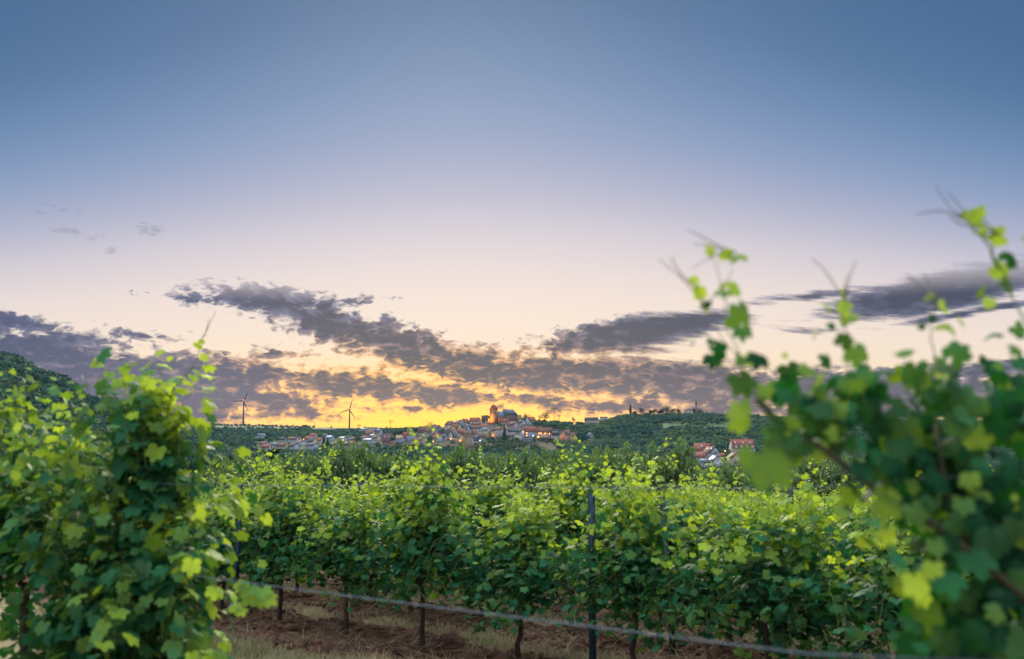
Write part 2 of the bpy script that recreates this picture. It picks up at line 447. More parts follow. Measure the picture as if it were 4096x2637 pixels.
def build_ground():
    th = np.concatenate([np.arange(-180, -44, 4.0), np.arange(-44, 44, 0.22), np.arange(44, 180.1, 4.0)]) * math.pi / 180
    th = th[:-1] if abs(th[-1] - math.pi) < 1e-6 else th
    r = np.concatenate([np.geomspace(0.6, 30, 360), np.geomspace(30.5, 4700, 310)])
    R, T = np.meshgrid(r, th, indexing='ij')
    X, Y = R * np.sin(T), R * np.cos(T)
    Z = gz(X, Y)
    nr, nt_ = R.shape
    idx = np.arange(nr * nt_).reshape(nr, nt_)
    a, b = idx[:-1], idx[1:]
    q = np.stack([a, b, np.roll(b, -1, 1), np.roll(a, -1, 1)], -1).reshape(-1, 4)
    # middle disc
    c = nr * nt_
    V = np.concatenate([np.stack([X, Y, Z], -1).reshape(-1, 3), [[0, 0, gzs(0, 0)]]])
    tri = np.stack([idx[0], np.roll(idx[0], -1), np.full(nt_, c)], -1)
    flat = np.concatenate([q.ravel(), tri.ravel()]); counts = np.concatenate([np.full(len(q), 4), np.full(len(tri), 3)])
    flat = flat.copy()
    # ground cover colour
    px = 2048 + F * np.tan(np.clip(T, -1.2, 1.2)); D = R * np.cos(np.clip(T, -1.2, 1.2))
    Cc = np.zeros((nr, nt_, 3)); Cc[:] = (.045, .075, .035)
    n1 = fbm(X * .012, Y * .012, 4, 21)
    def put(mask, c): Cc[mask] = c
    put((D > 30) & (D < 200), (.05, .075, .03))
    put((D > 2000), (.16, .13, .065))
    put((D > 2000) & (n1 > .52), (.05, .085, .035))
    put((D > 3000), (.22, .165, .085)); put((D > 3000) & (n1 > .6), (.06, .09, .04))
    put((px > 1950) & (px < 2260) & (D > 950) & (D < 1260) & (n1 > .38), (.070, .052, .038))
    put((px > 1660) & (px < 1950) & (D > 1040) & (D < 1230) & (n1 > .5), (.085, .062, .042))
    put((px > 2280) & (px < 2420) & (D > 1480) & (D < 1560), (.14, .22, .06))
    put((px > 2620) & (px < 2960) & (D > 1235) & (D < 1400), (.07, .12, .05))
    put((px > 2700) & (px < 2900) & (D > 1090) & (D < 1170), (.11, .12, .06))
    put((px > 2640) & (px < 3300) & (D > 330) & (D < 600), (.055, .10, .04))
    put((px > 1500) & (px < 2300) & (D > 1260) & (D < 1480), (.10, .09, .075))
    put((px > 1020) & (px < 1130) & (D > 1440) & (D < 1500), (.25, .19, .11))
    soil = soil_amount(X, Y) * np.clip((60 - R) / 10, 0, 1)
    lane = np.clip((60 - R) / 10, 0, 1)
    A = np.concatenate([Cc.reshape(-1, 3), [[.05, .08, .03]]])
    m, nt, b = mat('ground')
    co = coords(nt, 'Object')
    land = attr(nt, 'cover', 'Color'); so = attr(nt, 'soil'); la = attr(nt, 'lane')
    n = noise(co, 7.0, 8, 0.65); nf = noise(co, 45.0, 5, 0.7); nb = noise(co, 0.9, 4, 0.6)
    soilc = mixc(smooth(n * .6 + nf * .4, .34, .66), (.032, .014, .009), (.145, .064, .038))
    soilc = mixc(smooth(nf, .64, .76), soilc, (.30, .21, .14))
    grass = mixc(smooth(n * .5 + nb * .5, .36, .62), (.11, .10, .045), (.38, .29, .16))
    grass = mixc(smooth(nf, .58, .74), grass, (.40, .31, .17))
    far = mixc(smooth(noise(co, 0.05, 5, .6), .35, .65) * .5, land, (.05, .07, .035))
    c = mixc(la, far, mixc(so, grass, soilc))
    nt.links.new(c.s, b.inputs['Base Color']); b.inputs['Roughness'].default_value = 0.95; b.inputs['Specular IOR Level'].default_value = 0.1
    bp = nt.nodes.new('ShaderNodeBump'); bp.inputs['Strength'].default_value = 0.9; bp.inputs['Distance'].default_value = 0.06
    hb = n * .7 + nf * .3
    nt.links.new(hb.s, bp.inputs['Height']); nt.links.new(bp.outputs[0], b.inputs['Normal'])
    me = mesh_np('ground', V, flat, counts, [m], None, {'cover': A, 'soil': np.append(soil.ravel(), 0), 'lane': np.append(lane.ravel(), 1)}, True)
    o = link('ground', me); tag(o, kind='structure')
    o['label'] = 'vineyard ground of brown soil strips and dry grass, falling to a wooded valley'
build_ground()

# ------------------------------------------------------------------ leaves
def leaf_template(fine=True):
    half = [(0, .62), (7, .53), (12, .56), (26, .40), (36, .47), (43, .56), (50, .51), (57, .58), (66, .48), (76, .50), (92, .38), (104, .46), (112, .52), (121, .46), (131, .51), (142, .42), (152, .44), (170, .26)]
    if not fine: half = [(0, .62), (27, .46), (56, .57), (92, .45), (131, .50), (165, .31)]
    out = [(r * math.sin(math.radians(a)), r * math.cos(math.radians(a))) for a, r in half]
    out += [(0.0, -0.12)] + [(-x, y) for x, y in reversed(out[1:])]
    pts = np.array([(0.0, 0.05)] + out)
    k = len(out)
    tris = np.array([(0, 1 + (i + 1) % k, 1 + i) for i in range(k)])
    return pts, tris
LEAF_F, LEAF_C = leaf_template(True), leaf_template(False)
CHERRY_T = (np.array([(0, 0), (.2, .25), (.25, .55), (0, 1.05), (-.25, .55), (-.2, .25), (0, .5)]), np.array([(6, 1, 0), (6, 2, 1), (6, 3, 2), (6, 4, 3), (6, 5, 4), (6, 0, 5)]))
def norm(a): return a / np.maximum(np.linalg.norm(a, axis=-1, keepdims=True), 1e-9)
def leaf_verts(tpl, pos, tip, nrm, size, rng, cup=0.25):
    pts, tris = tpl
    n, k = len(pos), len(pts)
    nrm = norm(nrm); tip = norm(tip - nrm * np.sum(tip * nrm, -1, keepdims=True)); sd = np.cross(tip, nrm)
    x, y = pts[:, 0], pts[:, 1]
    fold = rng.uniform(-.05, .45, (n, 1)); dr = rng.uniform(.1, cup * 2.2, (n, 1)); tw = rng.normal(0, .25, (n, 1)); ph = rng.uniform(0, 6.28, (n, 1))
    z = fold * np.abs(x) - dr * (x * x + (y - .1) ** 2) * 1.3 + tw * x * y + .05 * np.sin(9 * x + ph) * np.abs(x) * 2
    L = x[None, :, None] * sd[:, None] + (y + .12)[None, :, None] * tip[:, None] + z[:, :, None] * nrm[:, None]
    V = pos[:, None] + L * size[:, None, None]
    Fc = (tris[None] + (np.arange(n) * k)[:, None, None]).reshape(-1, 3)
    return V.reshape(-1, 3), Fc

class Foliage:
    """leaves (material 0) and thin stems (material 1) gathered into one mesh"""
    def __init__(s): s.pos, s.tip, s.nrm, s.size, s.age, s.rnd, s.mb = [], [], [], [], [], [], MB()
    def leaf(s, p, t, n, size, age, rnd=None):
        s.pos.append(p); s.tip.append(t); s.nrm.append(n); s.size.append(size); s.age.append(age); s.rnd.append(random.random() if rnd is None else rnd)
    def mesh(s, name, tpl, mats, rng, cup=.25):
        V, T = leaf_verts(tpl, np.array(s.pos, float), np.array(s.tip, float), np.array(s.nrm, float), np.array(s.size, float), rng, cup)
        k = len(tpl[0])
        age = np.repeat(np.array(s.age, float), k); rnd = np.repeat(np.array(s.rnd, float), k)
        nv = len(V); mv = np.array(s.mb.v, float).reshape(-1, 3)
        flat = np.concatenate([T.ravel(), np.array([i + nv for f in s.mb.f for i in f], int)])
        counts = np.concatenate([np.full(len(T), 3), np.array([len(f) for f in s.mb.f], int)])
        mi = np.concatenate([np.zeros(len(T)), np.array([m + 1 for m in s.mb.m], float)])
        z = np.zeros(len(mv))
        return mesh_np(name, np.concatenate([V, mv]), flat, counts, mats, mi, {'age': np.concatenate([age, z]), 'rnd': np.concatenate([rnd, z])}, True)

def rv(s=1.0): return np.array([random.gauss(0, s), random.gauss(0, s), random.gauss(0, s)])
def shoot(fo, pts, s0=.122, s1=.034, gap=.055, lateral=.85, side=None, rad=.004, ymax=.3, age0=-.8, tendrils=False, stem=True, upface=.55, agep=1.0):
    """one vine shoot: green stem along pts with alternate leaves, young and small at the tip"""
    pts = [np.array(p, float) for p in pts]
    seg = [np.linalg.norm(pts[i + 1] - pts[i]) for i in range(len(pts) - 1)]; L = sum(seg); cum = np.concatenate([[0], np.cumsum(seg)])
    def at(t):
        t = min(max(t, 0), L); i = min(int(np.searchsorted(cum, t, 'right') - 1), len(seg) - 1)
        return pts[i] + (pts[i + 1] - pts[i]) * ((t - cum[i]) / max(seg[i], 1e-6))
    if stem: fo.mb.tube([tuple(p) for p in pts], [rad * (1 - .7 * c / L) for c in cum], 4, 0, False)
    t, k = random.uniform(.02, .06), random.random() < .5
    while t < L:
        f = t / L; p = at(t)
        sz = (s0 + (s1 - s0) * f ** 1.6) * random.uniform(.75, 1.2)
        age = min(1, max(0, age0 + 1.65 * f ** agep + random.gauss(0, .16)))
        k = not k
        if side is None:
            a = random.uniform(0, 6.283); o = np.array([math.cos(a) * .7, math.sin(a), 0])
        else: o = np.array(side) * (1 if k else -1) + rv(.5) * np.array([1, 1, .3])
        o = o / (np.linalg.norm(o) + 1e-6)
        pet = .05 + .5 * sz * random.uniform(.6, 1.1)
        q = p + o * pet + np.array([0, 0, pet * random.uniform(-.1, .5)])
        nr = o * random.uniform(.25, .9) + np.array([0, 0, upface * random.uniform(.5, 1.7)]) + rv(.3)
        tp = o * random.uniform(.2, .8) + np.array([0, 0, -random.uniform(.3, 1.1)]) + rv(.2)
        if stem and sz > .05: fo.mb.tube([tuple(p), tuple(q)], rad * .4, 3, 0, False)
        fo.leaf(q, tp, nr, sz, age, min(1, max(0, .35 + .45 * (sz < .1) + random.gauss(0, .33))))
        if random.random() < lateral * (1 - f * .9):
            for _ in range(random.choice((1, 2, 2, 3))):
                o2 = o + rv(.6) * np.array([1, 1, .5]); q2 = p + o2 * random.uniform(.06, .2) + np.array([0, 0, random.uniform(-.08, .1)])
                fo.leaf(q2, o2 * .4 + np.array([0, 0, -.7]) + rv(.3), o2 * .5 + np.array([0, 0, upface * 1.3]) + rv(.35), random.uniform(.05, .105) * (s0 / .12), min(1, max(0, age + random.uniform(-.1, .3))))
        t += gap * (1.15 - .55 * f) * random.uniform(.8, 1.2)
    if tendrils:
        tip = pts[-1]; dr = pts[-1] - pts[-2]; dr = dr / np.linalg.norm(dr)
        for j in range(random.choice((2, 3))):
            c = [tip - dr * random.uniform(.0, .06)]
            v = dr + rv(.35)
            for _ in range(5): c.append(c[-1] + v * .015); v = v + rv(.22)
            fo.mb.tube([tuple(x) for x in c], [.002, .0018, .0016, .0014, .0012, .001], 4, 1, False)
        for j in range(3):
            fo.leaf(tip - dr * .03 * j, dr + rv(.5), rv(1), .025 + .01 * j, .75)

def curve(p, d, L, n=7, bend=(0, 0, 0), jit=.05):
    pts = [np.array(p, float)]; v = np.array(d, float); v /= np.linalg.norm(v)
    for i in range(n):
        pts.append(pts[-1] + v * L / n); v = v + np.array(bend) / n + rv(jit); v /= np.linalg.norm(v)
    return pts

def vine_meshes(seed, tpl, height=1.72, n=17, width=.66, depth=.13, extra=7, lat=.75, tall=2, low=.42, a0=-.8, s0=.122, zc=.75):
    random.seed(seed); rng = np.random.default_rng(seed)
    tr = MB()
    c = [(0, 0, -.15)]; x = y = 0
    for i in range(6):
        x += random.gauss(0, .018); y += random.gauss(0, .015); c.append((x, y, .05 + (zc - .05) * (i + 1) / 6))
    tr.tube(c, [.030, .026, .023, .022, .021, .022, .024], 7)
    for s in (-1, 1):
        a = [c[-1]]
        for i in range(5): a.append((a[0][0] + s * width * .85 * (i + 1) / 5, random.gauss(0, .02), zc + .09 * math.sin(i * .9) + random.gauss(0, .015)))
        tr.tube(a, [.018, .015, .013, .011, .009, .007], 6)
    fo = Foliage()
    for i in range(n):
        f = -1 + 2 * (i + .5) / n
        bx = width * (f * .35 + .65 * f * abs(f)) + random.gauss(0, .05)
        top = height * random.uniform(.78, 1.1) * (1.03 - .14 * abs(f))
        L = (top - zc - .05) * 1.04
        shoot(fo, curve((bx, random.gauss(0, .03), zc + .03), (random.gauss(.02, .2), random.gauss(0, .15), 1), L, 7, (random.gauss(0, .35), random.gauss(0, .25), 0), .06), lateral=lat, side=(0.25, 1, 0), gap=.05 * s0 / .122, age0=a0, s0=s0)
    for i in range(tall):
        bx = random.uniform(-width, width)
        shoot(fo, curve((bx, random.gauss(0, .05), height * .75), (random.gauss(.1, .4), random.gauss(0, .25), 1), random.uniform(.4, .95), 7, (random.gauss(0, .6), random.gauss(0, .5), -.2), .07), s0=.10, s1=.025, lateral=.15, tendrils=True, age0=-.4)
    for i in range(extra):
        s = random.choice((-1, 1)); bx = random.uniform(-width, width)
        shoot(fo, curve((bx, s * .05, random.uniform(zc - .13, zc + .4)), (random.gauss(0, .5), s * .8, random.uniform(-.5, .3)), random.uniform(.35, .6), 5, (0, 0, -1.8), .08), s0=s0, s1=.07, lateral=.8, age0=-1.5, side=(1, .4, 0))
    return fo.mesh('foliage', tpl, [VINE_LEAF, STEM, TENDRIL], rng), tr.mesh('trunk', [BARK], True)

def rowpt(n, s):
    p = ROWN * n + ROWD * s
    return float(p[0]), float(p[1])
def put_vine(n, s, meshes, label, group=None, rz=0.0, sc=1.0):
    x, y = rowpt(n, s)
    o = empty('grapevine', (x, y, gzs(x, y)), -PHI + rz)
    o.scale = (sc, sc, sc)
    tag(o, label, 'grapevine', group)
    link('foliage', meshes[0], o); link('trunk', meshes[1], o)
    return o
ORD = ['first', 'second', 'third', 'fourth', 'fifth', 'sixth', 'seventh', 'eighth', 'ninth', 'tenth', 'eleventh', 'twelfth', 'thirteenth', 'fourteenth', 'fifteenth', 'sixteenth', 'seventeenth', 'eighteenth', 'nineteenth', 'twentieth', 'twenty-first', 'twenty-second', 'twenty-third', 'twenty-fourth', 'twenty-fifth']

VAR_A = [vine_meshes(100 + i, LEAF_F, extra=30, n=21, tall=8, lat=.95, width=.54) for i in range(7)]
VAR_B = [vine_meshes(200 + i, LEAF_C, n=15, extra=5, tall=2) for i in range(6)]
def build_rows():
    count = 0
    for k, n in enumerate(ROWS[1:]):
        vis = []
        s = -70.0 + (k * .37) % 1.25
        while s < 40:
            s += 1.25
            x, y = rowpt(n, s)
            if y < 3 or y > ROW_END: continue
            px = 2048 + F * x / y
            lo, hi = (520, 4300) if k < 3 else (760, 3650)
            if lo < px < hi: vis.append((s, px))
        for i, (s, px) in enumerate(vis):
            rng = random.Random(k * 1000 + i)
            if k == 0: label, g = f'grapevine in the front row behind the gap, {ORD[i]} from the left bush', 'grapevines in the front row'
            elif k == 1: label, g = f'grapevine in the second row back, {ORD[i]} from the left', 'grapevines in the second row'
            else: label, g = f'grapevine in the {ORD[k]} row back, mostly its leafy top showing', f'grapevines in the {ORD[k]} row'
            v = rng.choice(VAR_A if k < 2 else VAR_B)
            o = put_vine(n, s + rng.uniform(-.06, .06), v, label, g, rng.choice((0, math.pi)) + rng.uniform(-.06, .06), rng.uniform(.94, 1.07))
            o.scale.z *= (rng.uniform(.84, 1.04) if k == 0 else rng.uniform(.76, .96) if k < 4 else rng.uniform(.64, .80))
            count += 1
    print('vines', count)
build_rows()

def post_mesh(h):
    mb = MB(); w, t = .021, .004
    mb.box(-w, w, -w, -w + t, -.3, h); mb.box(-w, -w + t, -w + t, w, -.3, h); mb.box(w - t, w, -w + t, w, -.3, h)
    mb.box(-w, -w + .012, w, w + t, -.3, h); mb.box(w - .012, w, w, w + t, -.3, h)
    for i in range(9): mb.box(w, w + .008, -.006, .006, .5 + i * .14, .53 + i * .14)
    return mb.mesh('trellis_post', [POST])
POST_ME = post_mesh(1.54)
def post_at(px, n, label, group='metal trellis posts', tilt=(0, 0), h=1.0):
    u = (px - 2048) / F
    d = n / (ROWN[0] * u + ROWN[1]); x, y = u * d, d
    o = link('trellis_post', POST_ME, None, (x, y, gzs(x, y)), -PHI)
    o.rotation_euler = (tilt[0], tilt[1], -PHI); o.scale = (1, 1, h)
    tag(o, label, 'post', group)
    return o
post_at(962, ROWS[1] - .32, 'blue-grey metal post between the left bush and the front row, leaning slightly', tilt=(0, math.radians(2)), h=1.06)
post_at(2362, ROWS[1] - .06, 'tall blue-grey metal post standing in the open in the middle of the front row')
post_at(1440, ROWS[2] - .05, 'blue-grey metal post half hidden behind leaves in the second row, left of the middle post', tilt=(0, math.radians(1)))
post_at(2676, ROWS[2] - .30, 'leaning blue-grey metal post right of the tall middle post, in the second row', tilt=(0, math.radians(-4)), h=1.0)
post_at(455, ROWS[0], 'leaning metal post glimpsed among the leaves of the left bush', tilt=(0, math.radians(5)), h=1.05)
for k, px in ((3, 1900), (3, 3150), (5, 1290), (6, 2420)):
    post_at(px, ROWS[k], f'metal trellis post barely showing among leaves in the {ORD[k - 1]} row back', h=.98)
def wire(n, h, s0, s1, label, r=.0022, pair=0.0, rise=0.0):
    mb = MB()
    for q in ((-pair, pair) if pair else (0,)):
        pts = []
        for i in range(25):
            s = s0 + (s1 - s0) * i / 24; x, y = rowpt(n + q, s)
            pts.append((x, y, float(base_z(x, y)) + h + rise * i / 24 + q * .6 - .02 * math.sin(i / 24 * math.pi)))
        mb.tube(pts, r, 5)
    o = mb.build('trellis_wire', WIRE); tag(o, label, 'wire', 'trellis wires')
wire(ROWS[0], 1.33, -9, 2.2, 'lower pair of pale trellis wires crossing blurred in front of the soil', .0010, .0015)
wire(ROWS[0], 1.69, -9, 2.2, 'blurred upper trellis wire crossing near the tops of the front row', .0012)
wire(ROWS[1], .80, -9, 6, 'thin lower trellis wire along the trunks of the front row')
wire(ROWS[1], 1.32, -9, 6, 'thin upper trellis wire through the leaves of the front row')
wire(ROWS[2], 1.30, -10, 7, 'thin upper trellis wire through the leaves of the second row')

# ------------------------------------------------------------------ the near row: left bush and right bush
def near_vine(px, d, label, seed, height, n, width, extra, tall, zc=.75):
    random.seed(seed)
    u = (px - 2048) / F; x, y = u * d, d
    z = gzs(x, y)
    m = vine_meshes(seed, LEAF_F, height=height, n=n, width=width, extra=extra, lat=.95, tall=tall, a0=-1.05, s0=.098, zc=zc)
    o = empty('grapevine', (x, y, z), -PHI); tag(o, label, 'grapevine', 'grapevines in the near row')
    link('foliage', m[0], o); link('trunk', m[1], o)
    return o, z
near_vine(500, 4.6, 'tall blurred grapevine at the right end of the left bush, beside the open gap', 301, 2.06, 30, .40, 34, 1)
near_vine(150, 5.2, 'blurred grapevine in the middle of the left bush, pale young leaves on top', 302, 2.16, 32, .5, 5, 1, 1.16)
near_vine(-120, 5.6, 'blurred grapevine at the far left edge, growing past the frame', 303, 2.14, 26, .5, 6, 0, 1.1)

def px_shoot(fo, org, pts, **k):
    q = [np.array(P(*p)) - org for p in pts]
    # resample with a little wander
    out = []
    for a, b in zip(q[:-1], q[1:]):
        for i in range(3): out.append(a + (b - a) * i / 3 + rv(.004))
    out.append(q[-1])
    shoot(fo, out, **k)
def left_tall_shoots():
    x, y = P(700, 1800, 4.4).x, 4.4
    org = np.array([x, y, gzs(x, y)])
    o = empty('grapevine', tuple(org)); tag(o, 'grapevine with a high arching shoot topped by tendrils, rising above the left bush', 'grapevine', 'grapevines in the near row')
    random.seed(77); fo = Foliage(); rng = np.random.default_rng(77)
    px_shoot(fo, org, [(640, 2000, 4.4), (640, 1750, 4.4), (690, 1560, 4.4), (770, 1470, 4.4), (805, 1380, 4.4), (815, 1345, 4.4)], s0=.1, s1=.03, lateral=.5, tendrils=True, rad=.005, age0=-.35)
    px_shoot(fo, org, [(560, 2000, 4.5), (560, 1760, 4.5), (530, 1600, 4.5), (470, 1530, 4.5), (420, 1480, 4.5), (375, 1445, 4.5)], s0=.11, s1=.03, lateral=.3, tendrils=True, rad=.005)
    px_shoot(fo, org, [(600, 2000, 4.5), (615, 1700, 4.5), (620, 1560, 4.5), (640, 1500, 4.5), (690, 1440, 4.5)], s0=.1, s1=.04, lateral=.7, age0=-.5)
    px_shoot(fo, org, [(700, 2000, 4.4), (720, 1720, 4.4), (730, 1600, 4.4), (790, 1560, 4.4)], s0=.1, s1=.07, lateral=.8, age0=-.5)
    px_shoot(fo, org, [(700, 2150, 4.3), (790, 2080, 4.2), (850, 2020, 4.1), (900, 2030, 4.1), (940, 2040, 4.1)], s0=.1, s1=.07, lateral=.7, age0=.1)
    px_shoot(fo, org, [(650, 2200, 4.3), (760, 2220, 4.2), (820, 2290, 4.1), (840, 2400, 4.1)], s0=.1, s1=.08, lateral=.7, age0=-.5)
    px_shoot(fo, org, [(660, 2300, 4.3), (740, 2420, 4.2), (770, 2520, 4.1), (800, 2620, 4.0), (830, 2720, 4.0)], s0=.1, s1=.07, lateral=.9, age0=-.2)
    for i in range(14):
        tx, ty = random.uniform(450, 745), random.uniform(1490, 1660)
        px_shoot(fo, org, [(random.uniform(560, 700), 2050, 4.4), ((600 + tx) / 2, (2000 + ty) / 2, 4.4 + random.uniform(-.15, .25)), (tx, ty, 4.4 + random.uniform(-.2, .3))], s0=.10, s1=.05, lateral=.8, age0=random.choice((-1.2, -.9, -.6)), gap=.05)
    for i in range(16):
        px = random.uniform(380, 800); py = random.uniform(2250, 2700)
        px_shoot(fo, org, [(640, 2250, 4.4), ((640 + px) / 2, (2250 + py) / 2, 4.3), (px, py, 4.1 + random.uniform(-.2, .2))], s0=.1, s1=.07, lateral=.8, age0=random.choice((-1.5, -1.5, -.9)))
    link('foliage', fo.mesh('foliage', LEAF_F, [VINE_LEAF, STEM, TENDRIL], rng), o)
    mb = MB(); mb.tube([(0, 0, -.2), (.03, .02, .3), (-.02, .03, .7), (-.01, .02, .95)], [.03, .026, .022, .018], 7); mb.build('trunk', BARK, o, smooth_=True)
left_tall_shoots()
def gap_cluster():
    """the pale leaf cluster hanging on a runner in the gap"""
    g = np.array(P(960, 2330, 3.9)); z = gzs(g[0], g[1]); org = np.array([g[0], g[1], z])
    random.seed(9); fo = Foliage(); rng = np.random.default_rng(9)
    o = empty('grape_sucker', tuple(org)); tag(o, 'small pale cluster of vine leaves low in the gap beside the left post', 'vine shoot')
    px_shoot(fo, org, [(905, 2700, 3.9), (915, 2520, 3.9), (960, 2420, 3.9), (1020, 2340, 3.9), (1050, 2330, 3.9)], s0=.05, s1=.04, lateral=0, gap=.4, rad=.002)
    for px, py, s, a in ((1010, 2375, .085, .35), (1050, 2360, .075, .3), (975, 2340, .065, .4), (1065, 2395, .07, .45), (940, 2425, .055, .6), (1000, 2345, .075, .25), (1030, 2390, .075, .35), (970, 2435, .05, .6)):
        p = np.array(P(px, py, 3.9 + random.uniform(-.04, .04))) - org
        fo.leaf(p, np.array([random.gauss(0, .4), -.3, -.8]), np.array([random.gauss(0, .3), -.7, .7]), s, a)
    link('foliage', fo.mesh('foliage', LEAF_F, [VINE_LEAF, STEM, TENDRIL], rng), o)
gap_cluster()

def right_vines():
    random.seed(41); rng = np.random.default_rng(41)
    x, y = P(3760, 2000, 2.0).x, 2.0
    org = np.array([x, y, gzs(x, y)])
    o = empty('grapevine', tuple(org)); tag(o, 'closest grapevine, large blurred leaves and a dark arching cane reaching out towards the village', 'grapevine', 'grapevines in the near row')
    fo = Foliage()
    K = dict(s0=.05, s1=.028, lateral=.0, gap=.11, rad=.003, upface=.35)
    S = [([(3350, 1850, 2.0), (3180, 1720, 2.02), (3050, 1620, 2.04), (2960, 1450, 2.05), (2905, 1250, 2.05), (2870, 1110, 2.05), (2855, 1030, 2.05), (2852, 1000, 2.05)], dict(K, tendrils=True)),
         ([(3450, 1950, 2.05), (3410, 1680, 2.05), (3392, 1480, 2.05), (3380, 1300, 2.05), (3374, 1180, 2.05)], dict(K, tendrils=True)),
         ([(3760, 2000, 2.0), (3745, 1700, 2.0), (3732, 1420, 2.0), (3726, 1250, 2.0), (3724, 1200, 2.0)], dict(K, tendrils=True)),
         ([(4230, 1700, 2.0), (4110, 1300, 2.0), (4030, 1130, 2.0), (3960, 970, 2.0), (3900, 880, 2.0)], dict(K, tendrils=True)),
         ([(4000, 1080, 2.0), (3920, 950, 2.0), (3850, 870, 2.0)], dict(K, tendrils=True)),
         ([(2960, 1450, 2.05), (2880, 1330, 2.05), (2810, 1200, 2.05), (2780, 1130, 2.05)], dict(K, tendrils=True, rad=.0016)),
         ([(3120, 1680, 2.0), (3000, 1560, 2.0), (2920, 1490, 2.0), (2850, 1440, 2.0)], K),
         ([(3500, 1950, 2.1), (3350, 1700, 2.1), (3280, 1560, 2.1), (3240, 1470, 2.1)], K),
         ([(3680, 1900, 2.1), (3650, 1700, 2.1), (3630, 1560, 2.1), (3622, 1440, 2.1)], K),
         ([(3850, 1900, 2.1), (3830, 1700, 2.1), (3815, 1500, 2.1)], K)]
    for pts, k in S: px_shoot(fo, org, pts, **k)
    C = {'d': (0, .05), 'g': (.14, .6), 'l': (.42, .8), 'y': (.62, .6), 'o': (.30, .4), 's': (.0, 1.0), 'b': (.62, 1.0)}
    A = """370 570 130 y;205 660 90 d;460 790 220 g;250 1010 140 d;240 910 60 d;330 980 140 d;440 1020 100 g;560 1000 170 d;430 1150 210 d;600 1210 160 l;740 1080 180 d;690 1190 170 d;870 1090 130 o;720 1000 50 y;
1000 1020 130 d;1180 960 190 g;1090 930 130 d;1210 1130 230 g;1270 1190 190 g;1130 1180 130 g;1115 690 85 y;1030 800 75 d;1110 770 70 d;1690 620 60 d;1670 760 65 d;1605 810 60 d;1810 1010 190 g;1740 1030 110 g;
1540 1150 150 o;1500 1010 50 d;2140 420 150 y;2090 450 100 y;2190 560 120 d;2050 650 95 y;2150 500 80 o;2040 1040 150 d;2100 1060 90 g;2220 830 140 g;2230 950 110 g;1850 1230 190 g;1670 1260 95 d;1980 1300 160 g;2150 1300 190 d;2230 1150 170 d;
440 1400 190 l;430 1330 150 l;1060 1330 150 l;1000 1310 160 o;1200 1370 210 d;1350 1420 230 d;1500 1450 210 d;1000 1460 170 d;760 1420 150 l;660 1460 150 d;880 1290 110 d;820 1240 140 g;1900 1420 220 g;2000 1480 210 l;1700 1450 210 g;
1280 1300 160 d;1420 1340 170 d;930 1200 130 g;1620 1400 180 d;1780 1340 170 g;2100 1420 200 d;2230 1320 180 d;2240 1460 200 d;900 1420 150 d;1120 1420 170 d"""
    B = """590 200 370 o;500 190 140 g;620 60 170 g;760 70 160 d;960 140 170 l;1080 60 130 l;1330 120 250 d;1430 230 240 d;1250 250 200 d;1160 430 170 o;1390 470 270 o;1110 560 110 o;1410 690 150 y;1310 620 120 s;1580 540 180 g;
1640 630 140 g;1750 330 220 d;1680 480 160 d;1900 90 230 l;2010 60 160 l;1850 300 200 d;1590 1010 210 b;1700 920 150 b;1620 1120 130 b;1780 980 250 s;1960 850 280 s;1900 1080 250 d;1440 870 170 s;1700 1240 250 d;1560 1270 170 s;
1620 1440 120 s;1940 330 150 l;2030 430 150 l;1830 620 170 g;1900 500 160 o;1800 740 180 d;2080 330 220 d;2150 500 230 d;2100 700 240 d;2200 850 240 d;2080 1050 250 d;2220 1100 240 d;1980 1200 240 d;1800 1380 220 d;1950 1420 230 d;2100 1350 250 d;
2220 1400 240 g;1680 1500 170 d;1820 1530 200 d;2060 1530 200 d;2260 640 200 d;2270 250 220 d;2000 620 180 d;1960 200 180 d;1560 380 130 g;1720 770 150 o;2150 1220 150 g;1980 680 60 b;2230 470 60 b;1500 620 110 d;1480 120 200 d;1600 170 200 d;1720 140 180 d;1560 90 170 g"""
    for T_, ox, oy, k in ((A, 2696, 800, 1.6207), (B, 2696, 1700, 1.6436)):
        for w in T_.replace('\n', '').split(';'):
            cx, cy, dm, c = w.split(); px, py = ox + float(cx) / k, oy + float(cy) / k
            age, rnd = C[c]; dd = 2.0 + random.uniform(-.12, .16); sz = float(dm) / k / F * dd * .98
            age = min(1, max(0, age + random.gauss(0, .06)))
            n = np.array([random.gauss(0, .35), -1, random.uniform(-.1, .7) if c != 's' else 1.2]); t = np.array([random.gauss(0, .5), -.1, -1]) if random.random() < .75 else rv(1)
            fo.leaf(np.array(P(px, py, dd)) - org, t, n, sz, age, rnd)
            for e in range(2 if (c == 'd' and px > 3500) else 1):      # the leaves behind it
                q = np.array(P(px + random.gauss(0, 45), py + random.gauss(20, 45), dd + random.uniform(.08, .3))) - org
                if px > 3050 and py > 1500: fo.leaf(q, np.array([random.gauss(0, .5), 0, -1]), rv(1) + np.array([0, -.7, .4]), sz * random.uniform(.7, 1), max(0, age - .2), random.random() * .5)
    for i in range(95):          # smaller leaves filling in between the upright shoots
        px = random.uniform(3120, 4150); py = random.uniform(1470, 1800); q = np.array(P(px, py, random.uniform(1.95, 2.3))) - org
        fo.leaf(q, np.array([random.gauss(0, .5), 0, -1]), rv(.9) + np.array([0, -.6, .4]), random.uniform(.035, .07), max(0, random.gauss(.02, .2)), random.random() * .7)
